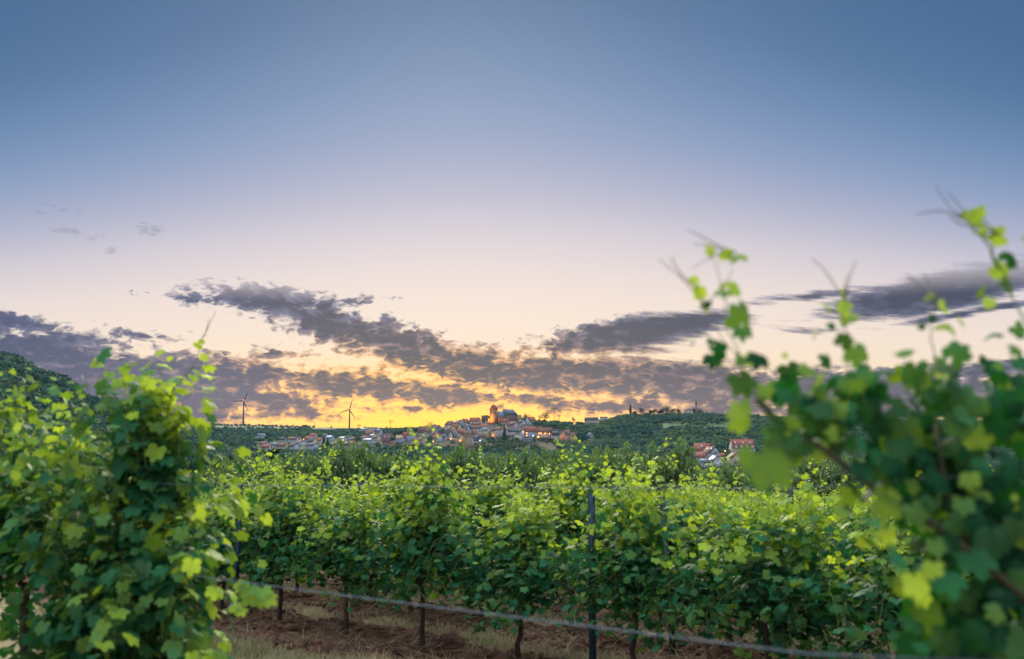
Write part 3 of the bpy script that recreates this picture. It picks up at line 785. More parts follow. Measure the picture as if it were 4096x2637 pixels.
    for i in range(190):         # the thick of the bush towards the frame edge
        py = random.uniform(1720, 2750); lo = 3560 if py < 1950 else (3720 if py < 2250 else 3640)
        px = random.uniform(lo, 4400); q = np.array(P(px, py, random.uniform(2.08, 2.5))) - org
        fo.leaf(q, np.array([random.gauss(0, .5), 0, -1]), rv(.8) + np.array([0, -.6, .5]), random.uniform(.07, .12), max(0, random.gauss(-.05, .15)), random.random() * .6)
    link('foliage', fo.mesh('foliage', LEAF_F, [VINE_LEAF, STEM, TENDRIL], rng, .55), o)
    for pts, r in (([(4150, 2450, 2.1), (3950, 2260, 2.05), (3700, 2075, 2.02), (3500, 1960, 2.0), (3300, 1800, 2.0), (3150, 1710, 2.02), (3020, 1600, 2.04)], .0085), ([(4000, 2500, 2.15), (3860, 2150, 2.1), (3780, 1950, 2.0), (3745, 1700, 2.0)], .006)):
        mb = MB(); q = [np.array(P(*p)) - org for p in pts]
        mb.tube([tuple(v) for v in q], [r * (1 - .45 * i / len(q)) for i in range(len(q))], 7)
        mb.build('cane', CANE, o, smooth_=True)
    q = np.array(P(4150, 2450, 2.1)) - org
    mb = MB(); mb.tube([(q[0], q[1], -.2), (q[0] - .03, q[1] + .02, q[2] * .5), tuple(q)], [.035, .03, .02], 8); mb.build('trunk', BARK, o, smooth_=True)
right_vines()

# ------------------------------------------------------------------ dry grass, straw and weeds between the rows
def strands(name, n, region, hmin, hmax, w, cols, label, flat_=0.0, soil=None, seed=1):
    rng = np.random.default_rng(seed)
    u = rng.uniform(-.46, .42, n * 4); d = rng.uniform(*region, n * 4) ** 1.0
    X, Y = u * d, d
    s = soil_amount(X, Y); cl = fbm(X * 1.6, Y * 1.6, 3, 31)
    keep = (s > .5) if soil else (s < .35)
    keep &= cl > rng.uniform(.2, .60, n * 4)
    X, Y = X[keep][:n], Y[keep][:n]; n = len(X)
    Z = gz(X, Y)
    a = rng.uniform(0, 6.283, n); h = rng.uniform(hmin, hmax, n); lean = rng.uniform(.2, 1.1, n) + flat_
    dx, dy = np.cos(a), np.sin(a)
    V = []
    for t, ww in ((0, 1), (.5, .8), (1, .15)):
        ox = dx * lean * h * t * t; oy = dy * lean * h * t * t; oz = h * t * (1 - .35 * t * lean / 1.5) * (1 if not flat_ else .22) + (.01 if flat_ else -.01)
        for sg in (-1, 1): V.append(np.stack([X + ox - dy * w * ww * sg, Y + oy + dx * w * ww * sg, Z + oz], -1))
    V = np.stack(V, 1).reshape(-1, 3)
    b = np.arange(n)[:, None] * 6
    q = np.concatenate([b + np.array([[0, 1, 3, 2]]), b + np.array([[2, 3, 5, 4]])], 0)
    rnd = np.repeat(rng.random(n), 6); age = np.repeat((fbm(X * .8, Y * .8, 2, 8) + rng.normal(0, .25, n)).clip(0, 1), 6)
    m = foliage_mat(name, *cols, 0.8)
    o = link(name, mesh_np(name, V, q.ravel(), np.full(len(q), 4), [m], None, {'rnd': rnd, 'age': age}))
    tag(o, label, 'grass', kind='stuff')
strands('dry_grass', 70000, (6.6, 20), .05, .19, .0032, ((.40, .28, .16), (.56, .42, .25), (.16, .17, .07)), 'dry straw-coloured grass growing in the lanes between the vine rows')
strands('straw', 7000, (6.8, 18), .16, .48, .003, ((.33, .24, .14), (.42, .33, .2), (.2, .13, .08)), 'loose straw lying on the brown soil under the vines', flat_=.9, soil=True, seed=2)
def clods():
    rng = np.random.default_rng(4); n = 9000
    u = rng.uniform(-.42, .42, n * 3); d = rng.uniform(7, 17, n * 3); X, Y = u * d, d
    k = soil_amount(X, Y) > .55; X, Y = X[k][:n], Y[k][:n]; n = len(X)
    Z = gz(X, Y); r = rng.gamma(2.0, .015, n).clip(.01, .11)
    base = norm(np.array([(1, 1, 1), (-1, -1, 1), (-1, 1, -1), (1, -1, -1), (1.3, 0, 0), (-1.3, 0, 0), (0, 1.3, 0), (0, -1.3, 0), (0, 0, 1.3), (0, 0, -1.3)], float))
    import bmesh
    bm = bmesh.new(); [bm.verts.new(v) for v in base]; bmesh.ops.convex_hull(bm, input=bm.verts); bm.verts.ensure_lookup_table(); bm.verts.index_update()
    T = np.array([[v.index for v in f.verts] for f in bm.faces if len(f.verts) == 3]); bm.free()
    V = np.stack([X, Y, Z], -1)[:, None] + base[None] * r[:, None, None] * rng.uniform(.6, 1.3, (n, len(base), 1)) * np.array([1, 1, .7])
    Fc = (T[None] + (np.arange(n) * len(base))[:, None, None]).reshape(-1, 3)
    o = link('soil_clods', mesh_np('soil_clods', V.reshape(-1, 3), Fc.ravel(), np.full(len(Fc), 3), [plain('clod soil', (.095, .042, .025), .95, .5, 6)]))
    tag(o, 'crumbly brown soil clods lying under the vine rows', 'soil', kind='stuff')
clods()
# ------------------------------------------------------------------ buildings
WALLS = {k: plain('wall ' + k, c, .85, .12, .6) for k, c in dict(white=(.36, .37, .41), bluewhite=(.29, .34, .41), cream=(.42, .37, .27), pale=(.36, .32, .31), pink=(.40, .28, .28), yellow=(.56, .42, .13),
    tan=(.45, .32, .20), khaki=(.46, .40, .24), grey=(.38, .38, .38), orange=(.50, .29, .19), stone=(.30, .23, .16), redstone=(.17, .085, .065), dark=(.06, .05, .045), pinkwhite=(.42, .36, .36)).items()}
def roof_mat(name, c):
    m, nt, b = mat('roof ' + name)
    n = noise(coords(nt), .8, 6, .65)
    wv = nt.nodes.new('ShaderNodeTexWave'); wv.wave_type = 'BANDS'; wv.bands_direction = 'Z'; wv.inputs['Scale'].default_value = 1.6; wv.inputs['Distortion'].default_value = 1.5
    nt.links.new(coords(nt).s, wv.inputs[0])
    col = mixc(smooth(n, .3, .7), [x * .6 for x in c], [x * 1.4 for x in c])
    col = mixc(E(wv.outputs['Fac']) * .25, col, [x * .5 for x in c])
    nt.links.new(col.s, b.inputs['Base Color']); b.inputs['Roughness'].default_value = .8; b.inputs['Specular IOR Level'].default_value = .2
    return m
ROOFS = {k: roof_mat(k, c) for k, c in dict(red=(.22, .074, .052), brown=(.135, .070, .054), purple=(.135, .075, .073), slate=(.055, .068, .085), dark=(.045, .045, .05), bluegrey=(.10, .135, .17), tan=(.30, .19, .11), rust=(.18, .088, .055)).items()}
FRAME = plain('window frame', (.6, .6, .6), .6, .1)
GLASS = plain('window glass', (.02, .025, .03), .12, .2, spec=.6)
LITGLASS = emit('lit window', (1.0, .52, .16), 3.5)
SHUTTER = plain('shutter', (.16, .08, .06), .7, .2)
SOLAR = plain('solar panel', (.03, .05, .10), .3, .2, spec=1.0)
SKY_GLARE = plain('painted sky-glare glass', (.5, .56, .62), .3, .1, spec=.5)  # pale colour stands in for sky glare on skylights and bright solar panels
TIMBER = plain('timber', (.05, .033, .024), .85, .3)
METAL = plain('dark steel', (.03, .03, .035), .5, .3, metal=.4)
TURBINE_DARK = plain('turbine silhouette', (.025, .03, .04), .5, .15)  # near-black colour stands in for the turbines' backlit silhouette
LAMP_O = emit('sodium lamp', (1.0, .30, .015), 14.0)
LAMP_W = emit('white lamp', (1.0, .85, .62), 9.0)
LAMP_R = emit('red beacon', (1.0, .05, .03), 40.0)

def window_mesh(kind):
    mb = MB()   # 1 x 1 window in the XZ plane, facing -Y
    mb.box(-.5, .5, -.05, .02, -.5, -.42, 0); mb.box(-.5, .5, -.05, .02, .42, .5, 0)
    mb.box(-.5, -.41, -.05, .02, -.42, .42, 0); mb.box(.41, .5, -.05, .02, -.42, .42, 0)
    mb.box(-.41, .41, -.02, .02, -.42, .42, 1); mb.box(-.03, .03, -.04, -.0205, -.42, .42, 0)
    if kind == 'shutter': mb.box(-1.0, -.52, -.06, .02, -.5, .5, 2); mb.box(.52, 1.0, -.06, .02, -.5, .5, 2)
    return mb.mesh('window', [FRAME, LITGLASS if kind == 'lit' else GLASS, SHUTTER])
WIN = {k: window_mesh(k) for k in ('plain', 'shutter', 'lit')}
def window(parent, p, normal_ang, w=1.0, h=1.3, kind='plain'):
    o = link('window', WIN[kind], parent, p); o.rotation_euler = (0, 0, normal_ang); o.scale = (w, 1, h)
    return o
def solve_depth(px, py, lo=560, hi=1580):
    """where the ground first rises to photo row py in photo column px"""
    ds = np.linspace(lo, hi, 600); u = (px - 2048) / F
    z = gz(u * ds, ds)
    rows = np.array([P(px, py, d).z for d in ds])
    i = np.argmax(z >= rows)
    return float(ds[i]) if z[i] >= rows[i] else hi
BUILT = []      # photo column, half width, base row, depth - keeps the wood off the houses
def roof_prism(mb, gw, ln, h0, rh, m=0, ov=.45, th=.22, hip=0.0, M=None):
    """two slabs over a gable box, ridge along Y"""
    g, l = gw / 2, ln / 2 + ov
    k = rh / g; e = g + ov; ez = h0 - ov * k; up = th * math.hypot(1, k)
    for s in (-1, 1):
        a = [(0, -l + hip, h0 + rh), (0, l - hip, h0 + rh), (s * e, l, ez), (s * e, -l, ez)]
        vs = a + [(x, y, z + up) for x, y, z in a]
        if M is not None: vs = [M @ Vector(v) for v in vs]
        f = [(0, 1, 2, 3), (7, 6, 5, 4), (0, 4, 5, 1), (1, 5, 6, 2), (2, 6, 7, 3), (3, 7, 4, 0)]
        mb.add(vs, f if s > 0 else [t[::-1] for t in f], m)
    if hip:
        for s in (-1, 1):
            a = [(0, s * (l - hip), h0 + rh + up), (e, s * l, ez + up), (-e, s * l, ez + up), (0, s * (l - hip), h0 + rh + up - .1), (e, s * l, ez), (-e, s * l, ez)]
            vs = [M @ Vector(v) for v in a] if M is not None else a
            f = [(0, 2, 1), (3, 4, 5), (0, 1, 4, 3), (1, 2, 5, 4), (2, 0, 3, 5)]
            mb.add(vs, f if s > 0 else [t[::-1] for t in f], m)
def house(cx, by, gw, ln, wh, rh, yaw, wall, roof, label, name='house', cat='house', hip=0.0, win='plain', chimney=True, dormers=0, solar=None, skyl=0, lit=0, timber=False, wins=True, d=None, deep=4.0, balcony=0, seed=None):
    """a gabled house; yaw turns its gable end from facing the camera (0) to the right (+) or left (-)"""
    if d is None: d = solve_depth(cx, by)
    rnd = random.Random(int(cx * 13 + by * 7))
    loc = P(cx, by, d); ya = math.radians(yaw)
    o = empty(name, loc, ya); tag(o, label, cat)
    half = (gw * abs(math.cos(ya)) + ln * abs(math.sin(ya))) / 2 * F / d
    BUILT.append((cx, half, by, d, (wh + rh) * F / d))
    g, l = gw / 2, ln / 2
    mb = MB(); pr = [(-g, -deep), (g, -deep), (g, wh), (0, wh + rh), (-g, wh)]
    if hip: pr = [(-g, -deep), (g, -deep), (g, wh), (-g, wh)]
    n = len(pr)
    mb.add([(x, -l, z) for x, z in pr] + [(x, l, z) for x, z in pr], [tuple(range(n)), tuple(range(2 * n - 1, n - 1, -1))] + [((i + 1) % n, i, i + n, (i + 1) % n + n) for i in range(n)])
    mb.build('wall', WALLS[wall], o)
    rb = MB(); roof_prism(rb, gw, ln, wh + .02, rh, hip=hip)
    ro = rb.build('roof', ROOFS[roof], o)
    sgn = -1 if yaw > 0 else 1            # which long side faces the camera
    k = rh / g; sl = math.atan(k)
    if chimney:
        c = MB(); y = rnd.uniform(-.3, .3) * ln; x = sgn * -.12 * gw; zt = wh + rh + .9
        c.box(x - .3, x + .3, y - .3, y + .3, wh + rh * .6, zt); c.box(x - .36, x + .36, y - .36, y + .36, zt, zt + .14)
        c.build('chimney', WALLS['orange' if roof in ('red', 'rust', 'brown', 'purple') else 'grey'], ro)
    sx = sgn * g
    def roofpt(x, out=.0): return wh + rh * (1 - abs(x) / g) + .28 * math.hypot(1, k) + out
    for i in range(dormers):
        y = -l + ln * (i + .5) / dormers; x = sgn * g * .62; z = wh + rh * .38
        dm = MB(); dm.box(x - sgn * 1.6, x + sgn * .25, y - .75, y + .75, z - .2, z + 1.15) if sgn > 0 else dm.box(x - .25, x + 1.6, y - .75, y + .75, z - .2, z + 1.15)
        dp = dm.build('dormer', WALLS[wall], o)
        M = Matrix.Translation((x - sgn * .6, y, 0)) @ Matrix.Rotation(math.pi / 2, 4, 'Z')
        dr = MB(); roof_prism(dr, 1.7, 1.9, z + 1.17, .55, ov=.15, th=.1, M=M); dr.build('roof', ROOFS[roof], dp)
        window(dp, (x + sgn * .27, y, z + .55), math.pi / 2 * sgn, .8, .8)
    def on_roof(name, y0, y1, t0, t1, m):
        a = MB(); pts = []
        for t, y in ((t0, y0), (t0, y1), (t1, y1), (t1, y0)): pts.append((sgn * g * (1 - t), y, wh + rh * t + .30 * math.hypot(1, k)))
        up = (sgn * .10 * math.sin(sl), 0, .10 * math.cos(sl))
        vs = pts + [(p[0] + up[0], p[1], p[2] + up[2]) for p in pts]
        f = [(0, 1, 2, 3), (7, 6, 5, 4), (0, 4, 5, 1), (1, 5, 6, 2), (2, 6, 7, 3), (3, 7, 4, 0)]
        a.add(vs, f if sgn < 0 else [q[::-1] for q in f]); a.build(name, m, ro)
    if solar: on_roof('solar_panel', -l * solar[0], l * solar[1], .15, .85, SOLAR if solar[2] == 'dark' else SKY_GLARE)
    for i in range(skyl):
        y = -l + ln * (i + .5) / skyl + rnd.uniform(-.4, .4); on_roof('skylight', y - .45, y + .45, .45, .68, SKY_GLARE)
    if not wins: return o
    lits = lit
    fl = max(1, int((wh + .4) / 2.7))
    nc = max(1, int(gw / 2.7))
    if abs(yaw) < 78:
        for f in range(fl):
            for c in range(nc):
                kd = 'lit' if lits > 0 and rnd.random() < .5 else win
                lits -= kd == 'lit'
                window(o, (-g + gw * (c + .5) / nc, -l - .01, wh - 1.45 - f * 2.7), 0, .85, 1.25, kd)
        if not hip and rh > 2.2: window(o, (0, -l - .01, wh + rh * .33), 0, .85, 1.1, win)
    if abs(yaw) > 20:
        ns = max(1, int(ln / 3.0))
        for f in range(fl):
            for c in range(ns):
                kd = 'lit' if lits > 0 and rnd.random() < .5 else win
                lits -= kd == 'lit'
                window(o, (sx + sgn * .01, -l + ln * (c + .5) / ns, wh - 1.45 - f * 2.7), math.pi / 2 * sgn, .85, 1.25, kd)
    for i in range(balcony):
        b = MB(); z = wh - 2.6 - 2.7 * i; y0, y1 = -l - 1.3, -l - .005
        b.box(-g * .8, g * .8, y0, y1, z - .12, z); b.box(-g * .8, g * .8, y0, y0 + .06, z + .95, z + 1.02)
        for q in range(12): x = -g * .78 + g * 1.56 * q / 11; b.box(x - .02, x + .02, y0 + .01, y0 + .05, z, z + .95)
        b.build('balcony', METAL, o)
    if timber:
        t = MB()
        for q in range(6): x = -g + gw * q / 5; t.box(x - .1, x + .1, -l - .05, -l - .012, -.2, wh)
        for z in (0.1, wh * .5, wh - .1): t.box(-g, g, -l - .06, -l - .008, z - .09, z + .09)
        for q in range(max(4, int(ln / 1.6))): y = -l + ln * q / (max(4, int(ln / 1.6)) - 1); t.box(sx - .05, sx + .05, y - .1, y + .1, -.2, wh)
        for z in (0.1, wh * .5, wh - .1): t.box(sx - .06, sx + .06, -l, l, z - .09, z + .09)
        t.build('timber_frame', TIMBER, o)
    return o

H = house
# --- the old village on its hill, front to back, left to right
H(1551, 1778, 9, 12, 3.6, 9.5, 72, 'stone', 'purple', 'big plum-roofed stone house at the left end of the old village, beside a round bush', skyl=2)
H(1599, 1769, 7, 9, 4.5, 3.0, 62, 'bluewhite', 'tan', 'low whitewashed house with a tan roof, left of the tall red roof', dormers=0)
H(1622, 1765, 8, 6.5, 4.2, 7.2, 80, 'white', 'red', 'white house under a tall steep red roof with a pale gable edge', chimney=False)
H(1642, 1765, 9, 8, 8.0, 4.2, 78, 'bluewhite', 'brown', 'tall blue-white house with a brown roof, right of the tall red roof')
H(1663, 1762, 9, 10, 3.0, 7.0, 55, 'cream', 'dark', 'house with a long steep charcoal roof sloping down to the left')
H(1682, 1740, 6.5, 9, 3.2, 3.6, 5, 'white', 'brown', 'small white half-timbered gable under a big brown roof', timber=True)
H(1664, 1776, 8, 9, 4.6, 3.6, 68, 'tan', 'brown', 'plain tan house with a brown hipped roof above the lower trees', hip=2.5, wins=False)
H(1679, 1762, 5.5, 7, 4.0, 3.4, 10, 'pale', 'dark', 'narrow pale gable with one round attic window, above the tan hipped house')
H(1690, 1774, 5, 7, 5.2, 2.4, 20, 'pink', 'brown', 'small peach house lit by a lamp, right of the tan hipped house', lit=0)
H(1697, 1737, 11, 15, 3.0, 7.5, 74, 'pale', 'brown', 'broad red-brown roof at the top left of the old village, beneath an orange lamp')
H(1716, 1738, 7, 9, 3.0, 4.6, 60, 'cream', 'purple', 'house with a purple-brown roof and one white dormer, below the broad red-brown roof', dormers=1)
H(1703, 1752, 6, 9, 3.2, 3.2, 40, 'pale', 'slate', 'low slate-roofed house with a curved pale wall, in front of the dormer house')
H(1713, 1762, 6, 8, 3.2, 2.8, 30, 'grey', 'dark', 'low dark-roofed house tucked behind the round green tree')
H(1733, 1724, 8, 10, 3.5, 5.2, 42, 'bluewhite', 'rust', 'blue-white gabled house on the skyline with two chimneys, left side of the village')
H(1740, 1742, 7, 10, 3.6, 5.0, -38, 'pale', 'slate', 'slate-blue roofed house with a pale gable at its left, below the blue-white skyline gable')
H(1745, 1746, 6, 8, 3.0, 2.6, 40, 'pinkwhite', 'brown', 'low brown-roofed cottage with a small pale gable, above the white house with red roof')
H(1753, 1724, 6, 8, 2.6, 3.4, 35, 'khaki', 'dark', 'greenish gabled house beside the skyline tree')
H(1767, 1733, 9, 11, 3.0, 4.6, 70, 'dark', 'dark', 'dark-walled house with a wide dark hipped roof, middle of the left village', hip=3)
H(1781, 1722, 5.5, 8, 3.6, 3.4, 6, 'white', 'brown', 'narrow lilac-white gable peeping out between dark roofs')
H(1800, 1733, 8, 9, 4.4, 4.4, 40, 'pink', 'rust', 'pink-walled house under an orange-brown roof with a black gable', timber=False)
H(1815, 1735, 7.5, 8, 4.2, 3.6, 30, 'yellow', 'purple', 'bright mustard-yellow house with a sloping roof edge')
H(1801, 1706, 9, 16, 3.0, 5.2, 80, 'pale', 'brown', 'long brown hipped roof on the skyline with one small skylight', hip=4, skyl=1)
H(1790, 1753, 8, 10, 4.6, 5.2, 80, 'yellow', 'dark', 'timber-framed yellow house under a long charcoal roof', timber=True)
H(1810, 1758, 8, 9, 4.4, 6.0, -32, 'pinkwhite', 'dark', 'tall pinkish-white gable with a street lamp at its foot, left of the square tower')
H(1752, 1764, 8, 11, 3.4, 5.4, 42, 'bluewhite', 'red', 'blue-white gabled house with a wide red roof, alone above the lower hedge')
H(1779, 1760, 7.5, 9, 2.6, 4.6, 40, 'pale', 'slate', 'peach gable with a slate roof, right of the blue-white house with a wide red roof')
H(1840, 1744, 8, 15, 3.6, 5.4, -45, 'white', 'red', 'white gabled house with a long red roof and two dormers, behind the orange-lit house', dormers=2)
H(1848, 1723, 7.5, 10, 4.6, 5.0, -38, 'cream', 'slate', 'tall creamy yellow gable with a dark green-black roof, centre of the village')
H(1860, 1697, 8, 11, 3.2, 5.0, -45, 'cream', 'red', 'cream gable with a red roof on the skyline, left of the largest red roof')
H(1900, 1692, 10, 16, 2.6, 5.6, 74, 'tan', 'red', 'largest smooth red roof on the skyline left of the church')
H(1835, 1704, 8, 9, 3.8, 4.2, 42, 'bluewhite', 'brown', 'blue-grey gabled skyline house with a bright panel on its roof', solar=(.3, .3, 'bright'))
H(1825, 1720, 8, 9, 2.6, 5.2, 82, 'pale', 'rust', 'plain rust-brown roof rising behind the mustard-yellow house')
H(1906, 1708, 8, 19, 2.6, 4.0, 82, 'tan', 'brown', 'very wide brown roof with small bright skylights, below the largest red roof', skyl=4)
H(1883, 1700, 5, 7, 3.4, 2.8, 5, 'pinkwhite', 'brown', 'tiny pale gable set into the wide brown roof')
H(1909, 1736, 8, 11, 7.4, 3.2, 82, 'white', 'brown', 'white three-storey house with a green-glazed dormer', dormers=1, win='shutter')
H(1882, 1726, 7, 9, 3.4, 4.6, -38, 'bluewhite', 'dark', 'white gable with a charcoal roof, left of the three-storey white house')
H(1940, 1722, 9, 11, 3.0, 5.6, 70, 'pale', 'red', 'sloping red roof above the cream house with balconies', skyl=2)
H(1946, 1748, 8, 10, 8.4, 3.6, 48, 'cream', 'bluegrey', 'tall cream house with a grey roof and iron balconies', balcony=2)
H(1946, 1703, 5.5, 8, 3.0, 2.8, -30, 'white', 'red', 'little white gable with a red roof under the castle wall')
H(1937, 1690, 7, 8, 2.6, 4.6, 84, 'stone', 'bluegrey', 'blue-grey slate roof just below the left castle wall')
H(1895, 1748, 9, 10, 3.2, 6.2, -52, 'pale', 'brown', 'house with a big dark brown hipped roof right of the square tower', hip=2.5)
H(1916, 1766, 8.5, 9, 5.2, 5.2, -38, 'white', 'brown', 'white gabled house with brown roof and tiny dormers, lowest right of the square tower', dormers=2)
H(1903, 1771, 7, 9, 2.6, 4.6, -62, 'bluewhite', 'slate', 'low white house with a dark slate lean-to roof touching the square tower')
H(1841, 1768, 7.5, 8, 5.6, 4.0, 28, 'tan', 'dark', 'tan house glowing orange from a lamp, just left of the square tower')
H(1822, 1759, 6, 8, 3.0, 3.4, 55, 'grey', 'dark', 'small charcoal roof with one skylight beside the orange-glowing tan house', skyl=1)
H(1858, 1724, 6, 10, 2.6, 2.6, 78, 'pale', 'brown', 'low brown roof right of the tall creamy yellow gable', chimney=False)
H(1875, 1716, 6, 7, 3.4, 2.2, 60, 'pale', 'bluegrey', 'low pale lilac roof below the tiny pale gable', chimney=False)
H(1870, 1747, 7, 11, 3.0, 4.2, 72, 'white', 'purple', 'purple-grey roof with a small white gable, directly above the square tower')
H(1996, 1748, 8, 10, 9.2, 3.2, 66, 'pinkwhite', 'brown', 'tall pinkish-white house with maroon shutters left of the cypress', win='shutter')
H(1971, 1747, 7, 8, 7.4, 3.6, 70, 'khaki', 'brown', 'khaki house half hidden behind young vine leaves, left of the shuttered house')
H(2040, 1718, 7.5, 12, 4.2, 4.2, -58, 'cream', 'brown', 'cream cottage with a long brown roof and small dormers, above the cypress', dormers=2)
H(2054, 1718, 7.5, 12, 6.0, 4.6, 38, 'pink', 'purple', 'pink gabled house with a long purple-brown roof, below the choir of the church')
H(2086, 1702, 7.5, 11, 3.4, 4.0, 32, 'white', 'dark', 'dark-roofed house with a white gable and timber balcony, right below the church', balcony=1)
H(2122, 1699, 8.5, 13, 5.6, 5.2, -48, 'white', 'red', 'white gabled house with a red roof standing apart at the top right of the village')
H(2019, 1695, 7, 11, 2.4, 4.4, 76, 'pale', 'red', 'red roof with a chimney directly under the church nave')
H(1971, 1693, 7, 8, 2.6, 4.0, 80, 'stone', 'dark', 'dark roof right below the church tower')
H(2051, 1739, 6.5, 17, 4.0, 3.4, -62, 'pinkwhite', 'slate', 'long white house with a window row and a lamp on its gable beside the cypress')
H(2080, 1739, 6, 6, 3.4, 3.2, 50, 'grey', 'slate', 'small slate-roofed link house between the long white house and the hotel', chimney=False)
HOTEL = H(2118, 1764, 9, 17, 11.5, 5.6, -76, 'bluewhite', 'red', 'large white house with five dormers and two balconies, the brightest building in the village', 'hotel', 'hotel', dormers=5, win='shutter', lit=3)
REST = H(2175, 1755, 9, 19.5, 8.0, 5.6, -84, 'pinkwhite', 'brown', 'white restaurant with lamps under its brown roof and a terrace in front', 'restaurant', 'restaurant', win='shutter', chimney=False)
H(2219, 1757, 8, 10, 5.2, 6.0, -78, 'pinkwhite', 'dark', 'pink-white house with a charcoal roof and three bright roof windows, right of the restaurant', skyl=3, chimney=False)
H(2243, 1754, 5.5, 6, 4.6, 2.8, -10, 'khaki', 'rust', 'narrow house with green-framed windows between the charcoal roof and the orange house')
H(2265, 1760, 8.5, 10.5, 6.6, 5.4, -50, 'orange', 'purple', 'orange-lit house with a lit dormer near the right end of the village', dormers=1)
H(2290, 1762, 7, 8, 4.4, 5.0, -58, 'orange', 'purple', 'last orange house at the right end of the village, a bright lamp at its corner')
H(2361, 1752, 5, 6, 4.2, 2.0, 40, 'grey', 'bluegrey', 'lone grey hut among the trees right of the village')
H(2366, 1687, 9, 20, 2.4, 4.0, 74, 'pale', 'dark', 'long white hall with a dark roof on the ridge right of the village', 'hall', 'hall', d=1545)
H(2415, 1677, 6, 11, 2.4, 1.2, 80, 'grey', 'dark', 'low flat building on the ridge right of the long white hall', d=1560, chimney=False)
H(2755, 1649, 9, 13, 2.8, 3.2, 76, 'pale', 'purple', 'house with a low rounded purple roof on the right ridge beside the radio mast', d=1560, hip=5)
# --- the newer houses on the slope left of the village
H(1046, 1750, 7, 11, 3.0, 2.2, 74, 'bluewhite', 'bluegrey', 'blue-grey roofed bungalow farthest left among the trees')
H(1056, 1786, 7, 10, 3.0, 2.8, 55, 'white', 'purple', 'white gabled house at the lower left corner of the new houses')
H(1065, 1797, 7, 9, 2.0, 3.6, 82, 'pale', 'red', 'crimson roof with two skylights at the lower left of the new houses', skyl=2)
H(1098, 1791, 8, 12, 3.0, 3.0, 74, 'grey', 'bluegrey', 'long grey-roofed house right of the crimson roof')
H(1132, 1794, 9, 12, 2.6, 4.0, 64, 'cream', 'brown', 'brown-roofed house with one bright skylight right of the long grey roof', skyl=1)
H(1176, 1797, 9.5, 12, 3.2, 3.6, 42, 'white', 'dark', 'white gabled house with a dark purple roof, lowest of the new houses')
H(1152, 1768, 6, 8, 3.0, 3.0, 5, 'white', 'brown', 'small white gable at the left end of the long brown terrace')
H(1172, 1771, 8, 14, 4.0, 3.2, 66, 'white', 'brown', 'long terrace with a brown roof in the upper row of new houses')
H(1197, 1765, 7, 8, 2.6, 3.0, 20, 'white', 'purple', 'white gable at the right end of the long brown terrace')
H(1129, 1768, 7, 9, 2.8, 3.2, 80, 'grey', 'dark', 'dark-roofed house with a skylight left of the small white gable', skyl=1)
H(1207, 1781, 11, 13, 3.0, 3.0, 30, 'white', 'brown', 'broad shallow white gable in the middle of the new houses')
H(1253, 1751, 8, 10, 2.6, 3.6, 70, 'white', 'red', 'highest red roof of the new houses, standing against the wood')
H(1236, 1768, 8, 9, 3.4, 3.6, 76, 'white', 'red', 'red-roofed house just below the highest red roof')
H(1251, 1778, 9, 12, 3.2, 5.0, 42, 'cream', 'slate', 'grey-roofed house with a tall cream gable and a lamp in front')
H(1275, 1773, 7, 8, 3.4, 3.0, 74, 'pinkwhite', 'red', 'small red-roofed house right of the tall cream gable')
H(1249, 1798, 10, 13, 4.2, 3.4, 52, 'white', 'slate', 'white chalet with a wide grey roof at the bottom of the new houses', balcony=1)
H(1302, 1753, 8, 9, 3.0, 3.0, 45, 'white', 'dark', 'dark-roofed house above the pair of solar roofs')
H(1319, 1763, 8, 12, 3.4, 3.4, 55, 'bluewhite', 'bluegrey', 'house with glaring white solar roofs beside the tall conifers', solar=(.9, .8, 'bright'))
H(1369, 1766, 8, 12, 3.0, 3.0, 60, 'white', 'bluegrey', 'low white house with a glaring solar roof behind a round tree', solar=(.85, .5, 'bright'))
H(1397, 1764, 8, 10, 3.2, 3.2, 48, 'tan', 'dark', 'tan gabled house behind the dark hipped roof')
H(1404, 1770, 8.5, 9.5, 3.2, 2.6, 60, 'tan', 'slate', 'dark hipped roof over tan walls, centre of the new houses', hip=3)
H(1385, 1785, 8, 9, 2.4, 3.4, 60, 'pale', 'dark', 'dark house with one large tilted solar panel, left of the white gable with red roof', solar=(.9, .2, 'bright'))
H(1409, 1793, 8.5, 9, 4.2, 4.0, 35, 'white', 'red', 'bright white gable with a red roof, lowest on the right of the new houses')
H(1430, 1792, 6, 6.5, 3.2, 1.8, -30, 'white', 'brown', 'small white annex beside the lowest white gable')
H(1353, 1792, 5, 7, 3.8, 2.6, 25, 'bluewhite', 'dark', 'narrow blue-white gable partly hidden by cherry leaves')
H(1460, 1762, 8, 11, 2.6, 2.8, 74, 'pale', 'purple', 'brown-purple roof with small chimneys right of the round bush')
H(1472, 1773, 7, 13, 3.2, 2.6, 68, 'bluewhite', 'bluegrey', 'long house with a gleaming solar roof and a lamp at its left corner', solar=(.95, .95, 'bright'))
H(1481, 1746, 11, 14, 2.2, 6.4, 56, 'tan', 'brown', 'very large brown barn roof at the upper right of the new houses', 'barn', 'barn', wins=False, chimney=False)
H(1513, 1744, 9, 10, 5.2, 5.0, 64, 'white', 'bluegrey', 'white house with a steep blue solar roof at the top right of the new houses', solar=(.95, .95, 'dark'))
H(1489, 1751, 6, 6, 2.2, 2.2, 70, 'bluewhite', 'bluegrey', 'tiny building with a shining roof under the large barn', solar=(.9, .9, 'bright'), chimney=False)
H(1507, 1762, 9, 11, 3.2, 3.8, 42, 'cream', 'brown', 'cream house with a brown roof and pale gable below the blue solar roof')
H(1453, 1723, 7, 14, 2.0, 2.0, 78, 'pale', 'bluegrey', 'low shed with a blue solar roof far up on the plateau edge', 'shed', 'shed', d=1700, solar=(.9, .9, 'dark'), wins=False, chimney=False)
